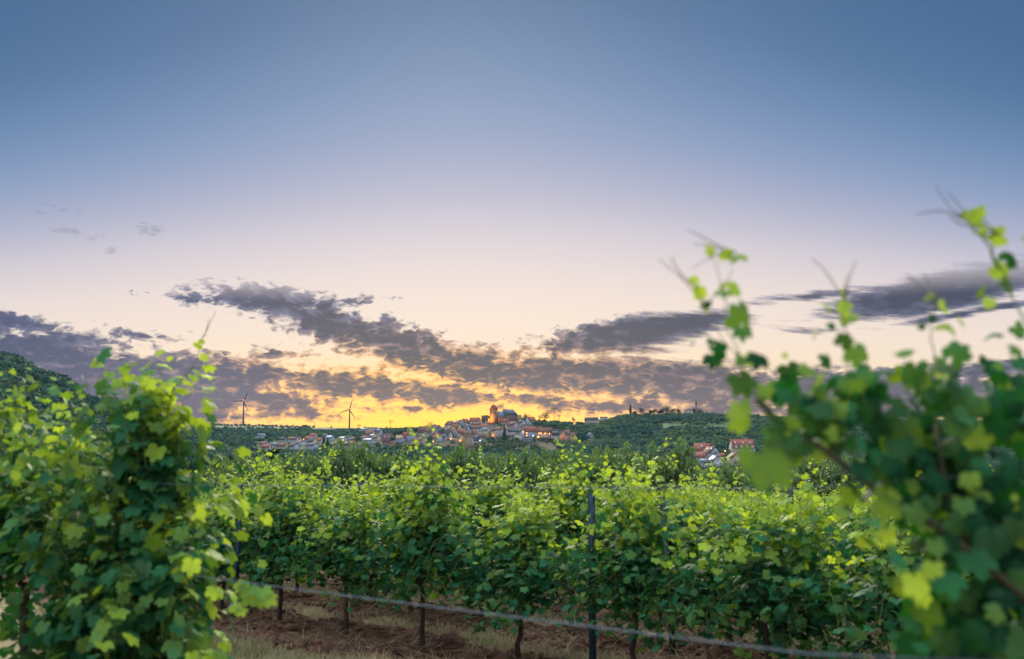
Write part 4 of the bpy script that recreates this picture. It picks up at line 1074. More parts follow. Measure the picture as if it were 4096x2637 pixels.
H(1484, 1722, 9, 22, 4.0, 1.6, 80, 'cream', 'dark', 'pale long barn on the plateau behind the new houses', 'barn', 'barn', d=1750, wins=False, chimney=False)
# --- the hamlet in the valley on the right
H(2862, 1871, 7.6, 9, 3.6, 3.4, 8, 'white', 'brown', 'white balconied house with a gleaming solar roof at the edge of the valley vineyard', balcony=1, solar=(.85, .85, 'bright'), d=612)
H(2823, 1872, 5.0, 6, 3.4, 1.8, 80, 'white', 'bluegrey', 'low white wing with a blue solar roof, left of the balconied house', solar=(.95, .95, 'dark'), d=616, chimney=False)
H(2846, 1838, 7.0, 9, 4.6, 3.6, 22, 'bluewhite', 'brown', 'blue-white gable with a big half-round window, behind the balconied house', d=660, skyl=2, wins=False)
H(2810, 1822, 8, 11, 3.6, 4.8, 66, 'white', 'red', 'broad red roof with one large skylight at the left of the valley hamlet', d=720, skyl=1)
H(2806, 1862, 6, 6, 5.6, 2.6, 70, 'white', 'red', 'white house with small red roof and pink lamp, left of the blue solar wing', d=650)
H(2876, 1843, 6, 7, 3.0, 1.8, 72, 'pale', 'red', 'low red roof with solar panels, right of the half-round window', d=670, solar=(.2, .7, 'bright'), chimney=False)
BIG = H(2968, 1822, 10, 18, 6.0, 6.2, -80, 'cream', 'red', 'big cream house with a row of pointed gables under a long red roof', d=790, skyl=3)
H(2940, 1862, 7.6, 9, 5.2, 2.8, 12, 'cream', 'rust', 'pale yellow house with a wide rusty balcony below the row of pointed gables', d=655, balcony=1)
H(2974, 1769, 6, 11, 3.4, 1.6, 82, 'dark', 'dark', 'glazed pavilion with glowing orange windows on the slope above the hamlet', 'pavilion', 'pavilion', lit=6, d=1100, chimney=False)

# extra parts of the big houses
def hotel_parts():
    g, l = 4.5, 8.5
    for y in (-5.2, 5.0):
        b = MB(); z = 5.1; x0, x1 = g + .01, g + 1.5
        b.box(x0, x1, y - 2.7, y + 2.7, z - .15, z); b.box(x1 - .06, x1, y - 2.7, y + 2.7, z + .95, z + 1.03)
        for q in range(22): yy = y - 2.68 + 5.36 * q / 21; b.box(x1 - .05, x1 - .01, yy - .03, yy + .03, z, z + .95)
        for s in (-1, 1): b.box(x0, x1 - .07, y + s * 2.68 - .03, y + s * 2.68 + .03, z + .9, z + 1.0)
        b.build('balcony', METAL, HOTEL)
    a = MB(); n = 14
    pts = [(1.3 * math.cos(math.pi * i / n), 1.9 + 1.3 * math.sin(math.pi * i / n)) for i in range(n + 1)] + [(-1.3, -.4), (1.3, -.4)]
    vs = [(g + .03, 5.0 + x, z) for x, z in pts]; vb = [(g - .1, 5.0 + x, z) for x, z in pts]; k = len(pts)
    a.add(vs + vb, [tuple(range(k)), tuple(range(2 * k - 1, k - 1, -1))] + [((i + 1) % k, i, i + k, (i + 1) % k + k) for i in range(k)])
    a.build('door', TIMBER, HOTEL)
    for i, x in enumerate((0, 6.8)):
        pass
hotel_parts()
def gable_row():
    for i in range(4):
        y = -9 + 18 * (i + .5) / 4; mb = MB(); x0, x1 = 4.0, 5.25
        pr = [(y - 2.1, .2), (y + 2.1, .2), (y + 2.1, 6.2), (y, 9.4), (y - 2.1, 6.2)]
        mb.add([(x1, a, z) for a, z in pr] + [(x0, a, z) for a, z in pr], [(0, 1, 2, 3, 4), (9, 8, 7, 6, 5)] + [((j + 1) % 5, j, j + 5, (j + 1) % 5 + 5) for j in range(5)])
        gp = mb.build('gable', WALLS['cream'], BIG)
        r = MB(); roof_prism(r, 4.2, 4.6, 6.25, 3.2, ov=.25, th=.15, M=Matrix.Translation((3.1, y, 0)) @ Matrix.Rotation(math.pi / 2, 4, 'Z')); r.build('roof', ROOFS['red'], gp)
        window(gp, (x1 + .01, y, 4.6), math.pi / 2, 1.1, 1.3)
gable_row()
def half_round():
    o = [c for c in COL.objects if c.get('label', '').startswith('blue-white gable with a big')][0]
    a = MB(); n = 12; pts = [(1.7 * math.cos(math.pi * i / n), 3.6 + 1.9 * math.sin(math.pi * i / n)) for i in range(n + 1)]; k = len(pts)
    a.add([(x, -4.56, z) for x, z in pts] + [(x, -4.4, z) for x, z in pts], [tuple(range(k))[::-1], tuple(range(k, 2 * k))] + [(i, (i + 1) % k, (i + 1) % k + k, i + k) for i in range(k)], 0)
    for x in (-.6, .6): a.box(x - .06, x + .06, -4.62, -4.565, 3.6, 5.2, 1)
    a.box(-1.7, 1.7, -4.63, -4.567, 4.25, 4.37, 1)
    a.build('window', [GLASS, FRAME], o)
    t = MB(); t.tube([(2.2, 3.0, 4), (2.2, 3.0, 8.2)], 2.2, 8); t.build('turret', WALLS['bluewhite'], o)
    t = MB(); t.tube([(2.2, 3.0, 8.25), (2.2, 3.0, 10.2), (2.2, 3.0, 11.4)], [2.7, .35, .05], 8); t.build('turret_roof', ROOFS['brown'], o)
half_round()

# --- restaurant terrace, sign, parasol and cars
def terrace():
    d = solve_depth(2180, 1757) - 9
    o = empty('terrace', P(2178, 1753.5, d), math.radians(6)); tag(o, 'dark raised terrace on posts in front of the restaurant', 'terrace')
    m = MB(); m.box(-10.5, 10.5, -3, 6, -.35, 0); m.build('deck', plain('terrace deck', (.10, .09, .09), .8), o)
    for i in range(5): m = MB(); x = -10 + 5 * i; m.box(x - .2, x + .2, -2.9, -2.5, -5.5, -.352); m.build('post', WALLS['stone'], o)
    m = MB(); m.box(-10.5, 10.5, -2.98, -2.9, .9, 1.0)
    for i in range(43): x = -10.4 + 20.8 * i / 42; m.box(x - .03, x + .03, -2.97, -2.92, 0, .9)
    m.build('railing', METAL, o)
    m = MB(); m.box(-10.3, 10.3, 5, 5.4, -6, -.36); m.build('back_wall', WALLS['stone'], o)
    pa = empty('parasol', P(2179, 1752.5, d - .5)); tag(pa, 'pale blue-grey parasol open on the restaurant terrace', 'parasol')
    m = MB(); m.tube([(0, 0, 0), (0, 0, 2.7)], .05, 8); m.build('pole', METAL, pa)
    m = MB(); m.tube([(0, 0, 2.25), (0, 0, 2.45), (0, 0, 2.95)], [3.4, 2.6, .05], 10); m.build('canopy', plain('parasol cloth', (.42, .48, .54), .8), pa)
    pl = empty('pavilion', P(2153, 1752.5, d + 1)); tag(pl, 'small garden booth glowing amber on the terrace between the hotel and the restaurant', 'booth')
    m = MB(); m.box(-1.6, 1.6, -1.2, 1.2, 2.5, 2.75)
    for x in (-1.5, 1.5):
        for y in (-1.1, 1.1): m.box(x - .08, x + .08, y - .08, y + .08, 0, 2.5)
    m.build('frame', TIMBER, pl)
    m = MB(); m.box(-1.4, 1.4, .9, 1.0, .1, 2.4); m.build('lit_wall', emit('amber lit panel', (1, .48, .06), 2.2), pl)
    for px, col, lab in ((2207.5, (.55, .6, .66), 'pale car parked right of the restaurant terrace'), (2216, (.03, .035, .05), 'dark car parked beside the pale car near the restaurant')):
        c = empty('parked_car', P(px, 1757, d + 3), math.radians(80 if col[0] > .2 else 95)); tag(c, lab, 'car')
        m = MB(); pr = [(-.9, .3), (-.9, .75), (-.85, .85), (.85, .85), (.9, .75), (.9, .3)]
        m.add([(x, -2.1, z) for x, z in pr] + [(x, 2.1, z) for x, z in pr], [tuple(range(6))[::-1], tuple(range(6, 12))] + [(i, (i + 1) % 6, (i + 1) % 6 + 6, i + 6) for i in range(6)])
        m.add([(-.82, -1.2, .86), (.82, -1.2, .86), (.82, 1.9, .86), (-.82, 1.9, .86), (-.65, -.5, 1.42), (.65, -.5, 1.42), (.65, 1.3, 1.42), (-.65, 1.3, 1.42)], [(4, 5, 6, 7), (0, 1, 5, 4), (1, 2, 6, 5), (2, 3, 7, 6), (3, 0, 4, 7)])
        m.build('body', plain('car paint', col, .25, .05, spec=.6), c)
        m = MB(); m.box(-.835, -.70, -.55, 1.35, .95, 1.3); m.box(.70, .835, -.55, 1.35, .95, 1.3); m.build('window', GLASS, c)
        for x in (-.92, .72):
            for y in (-1.35, 1.3): m = MB(); m.tube([(x, y, .32), (x + .2, y, .32)], .32, 12); m.build('wheel', METAL, c)
terrace()
def sign_on_restaurant():
    """small dark painted lettering under the upper windows; unreadable in the photo, kept as short strokes"""
    m = MB(); r = random.Random(3); y = -6.2
    while y < 4.2:
        w = r.uniform(.25, .5); h = r.uniform(.35, .55)
        m.box(4.51, 4.56, y, y + .12, 4.05, 4.05 + h); m.box(4.51, 4.57, y + .13, y + w, 4.05 + h * r.choice((0, .5, .9)), 4.15 + h * r.choice((0, .5, .9)) + .02)
        y += w + r.uniform(.12, .3)
    m.build('sign_lettering', plain('sign paint', (.10, .06, .06), .7), REST)
sign_on_restaurant()

# --- church, ruins, square tower, walls
def church():
    d = 1405.0; th = math.radians(39)
    o = empty('church', P(1983, 1692, d), th); tag(o, 'sandstone church with a red-capped tower and steep slate roofs crowning the village', 'church')
    BUILT.append((2015, 60, 1692, d, 80))
    h = 7.7
    t = MB(); t.box(-h, 0, -3.85, 3.85, -6, 19); t.box(-h - .15, .15, -4.0, 4.0, 11.6, 12.0); tw = t.build('tower', plain('tower sandstone', (.33, .17, .085), .9, .35, .7), o)
    rb = MB()
    e = 4.5; rb.add([(-h / 2 - e, -e, 18.8), (-h / 2 + e, -e, 18.8), (-h / 2 + e, e, 18.8), (-h / 2 - e, e, 18.8), (-h / 2 - 2.9, -2.9, 22.2), (-h / 2 + 2.9, -2.9, 22.2), (-h / 2 + 2.9, 2.9, 22.2), (-h / 2 - 2.9, 2.9, 22.2), (-h / 2 - 2.2, 0, 25.6), (-h / 2 + 2.2, 0, 25.6)],
        [(3, 2, 1, 0), (0, 1, 5, 4), (1, 2, 6, 5), (2, 3, 7, 6), (3, 0, 4, 7), (4, 5, 9, 8), (6, 7, 8, 9), (5, 6, 9), (7, 4, 8)])
    rb.build('tower_roof', ROOFS['red'], o)
    def arch(parent, p, ang, w, hh, m, name='window'):
        a = MB(); n = 8; pts = [(-w / 2, 0), (w / 2, 0)] + [(w / 2 * math.cos(math.pi * i / n), hh + w * .7 * math.sin(math.pi * i / n)) for i in range(n + 1)]; k = len(pts)
        a.add([(x, -.06, z) for x, z in pts] + [(x, .15, z) for x, z in pts], [tuple(range(k)), tuple(range(2 * k - 1, k - 1, -1))] + [((i + 1) % k, i, i + k, (i + 1) % k + k) for i in range(k)])
        q = a.build(name, m, parent, p, ang); return q
    ST = plain('church glass', (.10, .13, .15), .2, .3, spec=.6)
    arch(tw, (-h - .0, 0, 12.6), -math.pi / 2, 1.5, 3.0, GLASS); arch(tw, (-h / 2, -3.85, 12.6), 0, 1.5, 2.4, GLASS)
    n = MB(); n.box(.02, 13, -6, 6, -6, 8.6); n.build('nave', WALLS['redstone'], o)
    SL = ROOFS['bluegrey']
    r = MB(); roof_prism(r, 12, 13.2, 8.62, 7.2, ov=.5, M=Matrix.Translation((6.8, 0, 0)) @ Matrix.Rotation(-math.pi / 2, 4, 'Z')); r.build('nave_roof', SL, o)
    c = MB(); c.box(13.02, 32, -6.4, 6.4, -6, 11.4)
    pr = [(32.02, -6.4), (36.2, -4.2), (38.2, 0), (36.2, 4.2), (32.02, 6.4)]; c.add([(x, y, -6) for x, y in pr] + [(x, y, 11.4) for x, y in pr], [(4, 3, 2, 1, 0), (5, 6, 7, 8, 9)] + [(i, (i + 1) % 5, (i + 1) % 5 + 5, i + 5) for i in range(5)])
    c.build('choir', WALLS['redstone'], o)
    r = MB(); e = .5; ev = [(12.6, -6.9), (32, -6.9), (36.6, -4.6), (38.9, 0), (36.6, 4.6), (32, 6.9), (12.6, 6.9)]
    r.add([(x, y, 11.35) for x, y in ev] + [(14.5, 0, 19.2), (31.5, 0, 19.2)], [(6, 5, 4, 3, 2, 1, 0), (0, 1, 8, 7), (5, 6, 7, 8), (6, 0, 7), (1, 2, 8), (2, 3, 8), (3, 4, 8), (4, 5, 8)])
    r.build('choir_roof', SL, o)
    for x in (17, 22.5, 28): arch(o, (x, -6.42, 2.6), 0, 1.8, 4.6, ST)
    for i in range(2):
        a, b = pr[i], pr[i + 1]; mx, my = (a[0] + b[0]) / 2, (a[1] + b[1]) / 2; ang = math.atan2(b[1] - a[1], b[0] - a[0])
        arch(o, (mx + .03 * math.sin(ang), my - .03 * math.cos(ang), 2.6), ang, 1.7, 4.6, ST)
    for x, y, ang in ((14.2, -6.4, 0), (19.8, -6.4, 0), (25.2, -6.4, 0), (31.0, -6.4, 0), (36.2, -4.2, .6), (38.2, 0, 1.2)):
        b = MB(); b.box(-.5, .5, -1.6, .0, -6, 7.2); b.add([(-.5, -1.6, 7.2), (.5, -1.6, 7.2), (.5, 0, 9.4), (-.5, 0, 9.4), (-.5, 0, 7.2), (.5, 0, 7.2)], [(0, 1, 2, 3), (0, 3, 4), (1, 5, 2), (3, 2, 5, 4)])
        b.build('buttress', WALLS['redstone'], o, (x, y - .01, 0), ang)
    cr = MB(); cr.box(31.45, 31.55, -.05, .05, 19.1, 21.2); cr.box(31.45, 31.55, -.5, .5, 20.3, 20.42); cr.build('cross', METAL, o)
    # orange floodlight aimed at the west face of the tower
    fl = empty('floodlight', P(1938, 1688, d - 14)); tag(fl, 'orange floodlight at the foot of the church tower, lighting its left face', 'floodlight')
    m = MB(); m.tube([(0, 0, -3), (0, 0, .2)], .08, 8); m.box(-.3, .3, -.2, .2, .2, .6); m.build('lamp_housing', METAL, fl)
    sl = bpy.data.lights.new('floodlight_beam', 'SPOT'); sl.energy = 80000; sl.color = (1, .31, .05); sl.spot_size = math.radians(95); sl.spot_blend = .6; sl.shadow_soft_size = .3
    lo = bpy.data.objects.new('floodlight_beam', sl); COL.objects.link(lo); lo.parent = fl; lo.location = (0, 0, .9)
    tgt = Matrix.Rotation(th, 3, 'Z') @ Vector((-h, 0, 11)) + P(1983, 1692, d) - P(1938, 1688, d - 14) - Vector((0, 0, .9))
    lo.rotation_euler = tgt.to_track_quat('-Z', 'Y').to_euler()
church()
def wall_run(px0, py0, px1, py1, h, label, m='stone', th=1.2, d0=None, d1=None, name='stone_wall', merlons=0):
    d0 = d0 or solve_depth(px0, py0); d1 = d1 or solve_depth(px1, py1)
    a, b = P(px0, py0, d0), P(px1, py1, d1); v = b - a; L = math.hypot(v.x, v.y); ang = math.atan2(v.y, v.x)
    o = MB(); o.add([(0, 0, -4), (L, 0, v.z - 4), (L, th, v.z - 4), (0, th, -4), (0, 0, h), (L, 0, v.z + h), (L, th, v.z + h), (0, th, h)], [(3, 2, 1, 0), (4, 5, 6, 7), (0, 1, 5, 4), (1, 2, 6, 5), (2, 3, 7, 6), (3, 0, 4, 7)])
    q = o.build(name, STONE[m], None, a, ang); tag(q, label, 'wall'); return q
def stone_mat(name, c):
    m, nt, b = mat(name); co = coords(nt)
    br = nt.nodes.new('ShaderNodeTexVoronoi'); br.inputs['Scale'].default_value = 1.6; nt.links.new(co.s, br.inputs[0])
    n = noise(co, .5, 6, .65)
    col = mixc(E(br.outputs['Color']), [x * .75 for x in c], [x * 1.25 for x in c]); col = mixc(smooth(n, .4, .7) * .5, col, [x * .55 for x in c])
    nt.links.new(col.s, b.inputs['Base Color']); b.inputs['Roughness'].default_value = .95
    return m
STONE = {'stone': stone_mat('rubble stone', (.27, .19, .12)), 'ruin': stone_mat('ruin stone', (.13, .085, .06)), 'pale': stone_mat('pale masonry', (.40, .36, .32))}
wall_run(1926, 1684, 1952, 1682, 7.6, 'ruined castle wall left of the church, behind a dark tree', 'ruin', d0=1425, d1=1425, name='castle_wall')
wall_run(2068, 1682, 2087, 1682, 7.8, 'square stub of castle wall right of the church choir', 'stone', d0=1418, d1=1418, name='castle_wall')
wall_run(1722, 1788, 1830, 1790, 4.2, 'long low rubble town wall left of the square tower', 'stone')
wall_run(2060, 1757, 2097, 1764, 5.0, 'pale retaining wall left of the big white hotel', 'pale')
wall_run(1885, 1788, 1893, 1790, 6.0, 'short broken piece of town wall right of the square tower', 'stone')
def square_tower():
    d = solve_depth(1871, 1797) ; o = empty('watchtower', P(1871, 1797, d), math.radians(3)); tag(o, 'square brown stone tower with a worn battlement in front of the village', 'tower')
    BUILT.append((1871, 18, 1797, d, 58)); w = 16.2 * d / F; hh = 57 * d / F
    m = MB(); m.box(-w, w, -w, w, -5, hh - 2.2); m.build('shaft', STONE['stone'], o)
    m = MB(); m.box(-w - .3, w + .3, -w - .3, w + .3, hh - 2.195, hh - .9)
    for i in range(6):
        x = -w + (2 * w) * (i + .5) / 6
        if i % 2 == 0 or i == 3: m.box(x - .7, x + .7, -w - .28, -w + .4, hh - .9, hh - .2 - .12 * (i % 3))
        m.box(x - .7, x + .7, w - .4, w + .28, hh - .9, hh - .3); m.box(-w - .28, -w + .4, x - .7, x + .7, hh - .898, hh - .35 - .1 * (i % 2)); m.box(w - .4, w + .28, x - .7, x + .7, hh - .898, hh - .32)
    m.build('battlement', STONE['stone'], o)
    m = MB(); m.box(-.6, .6, -w - .04, -w + .3, hh - 5.4, hh - 3.6); m.build('window', TIMBER, o, (-.9, 0, 0))
square_tower()
H(1567, 1783, 4.2, 4.4, 3.0, 2.6, 30, 'stone', 'red', 'small gatehouse-like hut with a pointed red roof beside the plum-roofed house', 'hut', 'hut', hip=2.2, chimney=False, wins=False)

# --- lamps -----------------------------------------------------------------------
def lamp(px, py, label, size=.42, m=None, light=0, dd=-3.0, pole=4.0, d=None, col=(1, .34, .05)):
    d = (d if d else solve_depth(px, py + 8)) + dd
    p = P(px, py, d); o = empty('street_lamp', p - Vector((0, 0, pole))); tag(o, label, 'lamp', 'glowing street lamps')
    k = size * 1.35
    b = MB(); b.tube([(0, 0, -3), (0, 0, pole - k * .9)], .07, 6); b.tube([(0, 0, pole + k * .6), (0, 0, pole + k * .9)], [k * .75, .05], 8); b.build('pole', METAL, o)
    g = MB(); g.tube([(0, 0, pole - k * .9), (0, 0, pole - k * .3), (0, 0, pole + k * .3), (0, 0, pole + k * .6)], [k * .35, k * .62, k * .62, k * .4], 8); g.build('lantern', m or LAMP_O, o)
    if light:
        L = bpy.data.lights.new('lamp_light', 'POINT'); L.energy = light; L.color = col; L.shadow_soft_size = k
        q = bpy.data.objects.new('lamp_light', L); COL.objects.link(q); q.parent = o; q.location = (0, -.9, pole - .2)
    return o
LS = [(1733, 1766, 'lamp glowing at the foot of the wide red-roofed white house', .45, 600), (1803, 1755, 'bright lamp at the corner of the tall pinkish gable', .5, 900), (1842, 1762, 'lamp against the orange-glowing tan house', .55, 1800),
    (1880, 1787, 'lamp low against the base of the square tower', .4, 500), (1920, 1762, 'pale lamp in front of the lowest white gable right of the square tower', .38, 300), (1971, 1741, 'lamp at the foot of the khaki house', .4, 300),
    (2038, 1726, 'lamp shining on the gable right of the cypress', .55, 1500), (2302, 1754, 'very bright lamp at the right end of the village', .7, 2500), (2233, 1747, 'lamp at the right corner of the pink-white house', .5, 1200),
    (1640, 1722, 'lamp above the roofs at the upper left of the old village', .55, 0), (1696, 1713, 'small lamp over the broad red-brown roof', .35, 0), (1582, 1724, 'tiny yellow lamp in the trees left of the old village', .25, 0),
    (1434, 1736, 'lamp in the trees below the barn', .45, 0), (1453, 1748, 'lamp above the gleaming solar roof', .42, 0), (1453, 1767, 'lamp at the left corner of the long solar-roofed house', .5, 400), (1363, 1747, 'lamp above the low white solar house', .36, 0),
    (1372, 1760, 'lamp in front of the low white solar house', .42, 300), (1344, 1771, 'lamp between the conifers and the cherry tops', .42, 0), (1414, 1749, 'dim lamp behind the tan gabled house', .28, 0), (1247, 1751, 'lamp beside the highest red roof', .45, 300), (1280, 1759, 'lamp near the small red-roofed house', .4, 0),
    (1249, 1774, 'lamp in front of the tall cream gable', .42, 400), (1214, 1757, 'lamp in the trees above the broad shallow gable', .42, 0), (1181, 1777, 'lamp above the lowest white gable of the new houses', .42, 300), (1126, 1781, 'lamp over the brown roof with a bright skylight', .4, 0),
    (1086, 1751, 'small orange lamp in the wood far left', .25, 0), (978, 1751, 'lone orange lamp at the foot of the left wood', .26, 0)]
for px, py, lab, s, e in LS: lamp(px, py, lab, s, LAMP_W if 'pale' in lab else None, e)
for px, py, lab in ((2157, 1732, 'first lamp from the left under the eaves of the restaurant'), (2164, 1733, 'second lamp from the left under the eaves of the restaurant'), (2180.5, 1733, 'third lamp from the left under the eaves of the restaurant'), (2198, 1734, 'rightmost lamp under the eaves of the restaurant')):
    d = solve_depth(2175, 1755) - 7.2; p = P(px, py, d); o = empty('wall_lamp', p); tag(o, lab, 'lamp', 'wall lamps on the restaurant')
    b = MB(); b.box(-.06, .06, .05, .6, -.05, .05); b.build('bracket', METAL, o)
    b = MB(); b.tube([(0, 0, -.45), (0, 0, .25)], [.38, .3], 8); b.build('lantern', LAMP_W if 0 else LAMP_O, o)
    L = bpy.data.lights.new('lamp_light', 'POINT'); L.energy = 150; L.color = (1, .42, .08); L.shadow_soft_size = .3; q = bpy.data.objects.new('lamp_light', L); COL.objects.link(q); q.parent = o; q.location = (0, -.6, -.6)
for px, py, lab, c in ((2093, 1727, 'lamp on the narrow gable end of the hotel', LAMP_O), (2107, 1743, 'lit lamp on the left balcony of the hotel', LAMP_O), (2133, 1743, 'white lamp on the right balcony of the hotel', LAMP_W), (2107, 1732, 'lamp between the upper hotel windows', LAMP_O)):
    d = solve_depth(2118, 1764) - 6.8; p = P(px, py, d); o = empty('wall_lamp', p); tag(o, lab, 'lamp', 'wall lamps on the hotel')
    b = MB(); b.box(-.05, .05, .05, .9, -.05, .05); b.build('bracket', METAL, o); b = MB(); b.tube([(0, 0, -.4), (0, 0, .3)], [.42, .32], 8); b.build('lantern', c, o)
for px, py, d, lab in ((2774, 1802, 690, 'lamp at the left end of the valley hamlet'), (2901, 1804, 700, 'lamp right of the hamlet under a round tree'), (2806, 1843, 640, 'pinkish lamp beside the blue solar wing'), (2432, 1791, 1000, 'tiny lamp in the wood right of the village'), (2358, 1764, 1200, 'faint pale lamp in the wood below the grey hut'), (2895, 1849, 640, 'small red-orange lamp right of the balconied house')):
    lamp(px, py, lab, .3 if d < 900 else .28, d=d, dd=0)

# --- turbines, masts, pylons ---------------------------------------------------------
def turbine(px, hub_y, base_y, d, blade_px, angs, label, beacon):
    s = d / F; hub = P(px, hub_y, d); base = P(px - 5, base_y, d)
    o = empty('wind_turbine', (hub.x, hub.y, base.z - 15)); tag(o, label, 'wind turbine', 'wind turbines on the plateau')
    h = hub.z - base.z + 15
    m = MB(); m.tube([(0, 4, 0), (0, 4, h * .5), (0, 4, h)], [4.2, 3.4, 2.6], 16); m.build('tower', TURBINE_DARK, o, smooth_=True)
    m = MB(); m.tube([(0, -2, h + 1.5), (0, 0, h + 1.5), (0, 9, h + 1.6), (0, 11, h + 1.6)], [2.2, 2.9, 2.9, 1.6], 10); n = m.build('nacelle', TURBINE_DARK, o)
    m = MB(); m.tube([(0, -5.5, h + 1.5), (0, -4.4, h + 1.5), (0, -2.01, h + 1.5)], [.4, 1.6, 2.0], 12); m.build('hub', TURBINE_DARK, o)
    L = blade_px * s
    for a in angs:
        m = MB(); A = math.radians(a); dr = Vector((math.sin(A), 0, math.cos(A))); sd = Vector((math.cos(A), 0, -math.sin(A)))
        pr = [(0.0, 1.4, 1.1), (.08, 2.0, 1.2), (.2, 3.3, .8), (.5, 2.5, .5), (.85, 1.5, .3), (1, .4, .12)]
        vs, fs = [], []
        for t, w, th in pr:
            c = Vector((0, -3.4, h + 1.5)) + dr * (L * t)
            vs += [c - sd * w * .6, c - Vector((0, th, 0)), c + sd * w, c + Vector((0, th, 0))]
        for i in range(len(pr) - 1):
            for k in range(4): k2 = (k + 1) % 4; fs.append((i * 4 + k, i * 4 + k2, i * 4 + 4 + k2, i * 4 + 4 + k))
        fs.append((20, 21, 22, 23)); m.add(vs, fs); m.build('blade', TURBINE_DARK, o)
    if beacon:
        m = MB(); m.tube([(0, 3, h + 4.2), (0, 3, h + 7.2)], 1.9, 8); m.build('beacon', LAMP_R, n)
turbine(974, 1606, 1698, 4250, 43, (27, 152, 268), 'taller wind turbine at the left, a red beacon glowing on its nacelle', True)
turbine(1398, 1640, 1710, 4450, 46, (16, 145, 250), 'dark wind turbine silhouetted against the orange horizon', True)
def lattice_mast(px, top, base, d, w, label, head, name='lattice_mast'):
    a, b = P(px, base, d), P(px, top, d); h = b.z - a.z; o = empty(name, a); tag(o, label, 'mast')
    m = MB(); r = max(.10, d / F * .35)
    for sx in (-1, 1):
        for sy in (-1, 1): m.tube([(sx * w, sy * w, -2), (sx * w * .7, sy * w * .7, h)], r, 5)
    k = max(4, int(h / 3)); z = 0
    for i in range(k):
        z0, z1 = h * i / k, h * (i + 1) / k
        m.tube([(-w, -w, z0), (w, -w, z1)], r * .5, 4); m.tube([(-w, w, z1), (w, w, z0)], r * .5, 4); m.tube([(-w, -w, z0), (w, -w, z0)], r * .5, 4)
    m.build('frame', METAL, o)
    m = MB()
    if head == 'flood':
        m.box(-2.8, 2.8, -.5, .5, h, h + .5); m.box(-2.4, 2.4, -.5, .5, h + 1.6, h + 2.0)
        for i in range(4): x = -2.4 + 1.6 * i; m.tube([(x, -.5, h + .5), (x, -.9, h + 1.5)], [.35, .6], 8)
    m.build('floodlight_rack', METAL, o) if m.v else None
lattice_mast(2218, 1638, 1688, 1440, 1.3, 'tall lattice floodlight mast with two legs right of the village', 'flood')
def pole_mast(px, top, base, d, label, kind, r=None, name='mast'):
    a, b = P(px, base, d), P(px, top, d); h = b.z - a.z; r = r or d / F * .6; o = empty(name, a); tag(o, label, 'pole' if kind in ('thin', 'y') else 'mast')
    m = MB(); m.tube([(0, 0, -3), (0, 0, h)], [r, r * .7], 8); m.build('shaft', METAL, o)
    m = MB()
    if kind == 'pylon':
        for z, w in ((.92, 3.5), (.78, 2.6)): m.box(-w * d / 1400, w * d / 1400, -.2, .2, h * z, h * z + .5 * d / 1400)
    elif kind == 'y':
        for s in (-1, 1): m.tube([(0, 0, h), (s * .9, 0, h + .3), (s * 1.4, 0, h + 1.0)], r * .8, 5); m.box(s * 1.3 - .4, s * 1.3 + .4, -.3, .3, h + .9, h + 1.3)
    elif kind == 'radio':
        for s in (-1, 0, 1): m.tube([(s * 1.0, -.6, h - 4.5), (s * 1.0, -.6, h - 1.2)], .42, 6); m.tube([(s * .8, .7, h - 4.2), (s * .8, .7, h - 1.0)], .4, 6)
        m.tube([(0, 0, h), (0, 0, h + 2.5)], .3, 6); m.box(-1.6, 1.6, -.8, .8, h - 5.0, h - 4.7)
    if m.v: m.build('head', METAL, o)
pole_mast(2785, 1606, 1652, 1560, 'radio mast with a drum of antennas on the right ridge', 'radio', .62)
pole_mast(2236, 1661, 1688, 1480, 'small electricity pylon right of the lattice mast', 'pylon', .5)
pole_mast(1722, 1688, 1722, 1500, 'electricity pylon on the skyline above the left village roofs', 'pylon', .5)
pole_mast(1562, 1682, 1714, 2600, 'thin power pole on the golden plateau horizon', 'pylon', .7)
pole_mast(1259, 1688, 1710, 3200, 'slim mast on the horizon between the turbines', 'thin', .9)
pole_mast(1436, 1700, 1716, 1800, 'small pylon rising from trees right of the second turbine', 'pylon', .5)
for px, top, w in ((2563, 1625, 'beside the poplar'), (2667, 1620, 'above the tallest ridge tree'), (2713, 1630, 'right of the ridge trees')):
    pole_mast(px, top, 1655, 1560, f'thin twin-headed floodlight pole {w}', 'y', .22)
pole_mast(2760, 1623, 1640, 1560, 'short antenna on the low rounded purple roof', 'thin', .3)
# ------------------------------------------------------------------ woods and trees
def crown_unit(rng, lobes=6, per=15, q=.42, tall=1.0):
    """a clumpy unit crown of tilted leaf-clump faces, radius about 1"""
    V = []
    for l in range(lobes):
        a = rng.uniform(0, 6.283); rr = rng.uniform(.15, .55); c = np.array([math.cos(a) * rr, math.sin(a) * rr, rng.uniform(-.35, .55) * tall]); R = rng.uniform(.42, .62)
        for k in range(per):
            v = norm(rng.normal(0, 1, 3)); v[2] = v[2] * tall
            if v[2] < -.5: v[2] *= -.6
            p = c + v * R * rng.uniform(.75, 1.1); n = norm(v + rng.normal(0, .45, 3)); t = norm(np.cross(n, rng.normal(0, 1, 3))); b = np.cross(n, t); s = q * R * rng.uniform(.7, 1.3)
            V.append([p + t * s, p + b * s * rng.uniform(.5, 1), p - t * s * rng.uniform(.6, 1), p - b * s])
    return np.array(V)          # (quads, 4, 3)
_r = np.random.default_rng(12)
CROWNS = [crown_unit(_r) for _ in range(6)]
CROWNS_FINE = [crown_unit(_r, 9, 26, .30) for _ in range(5)]
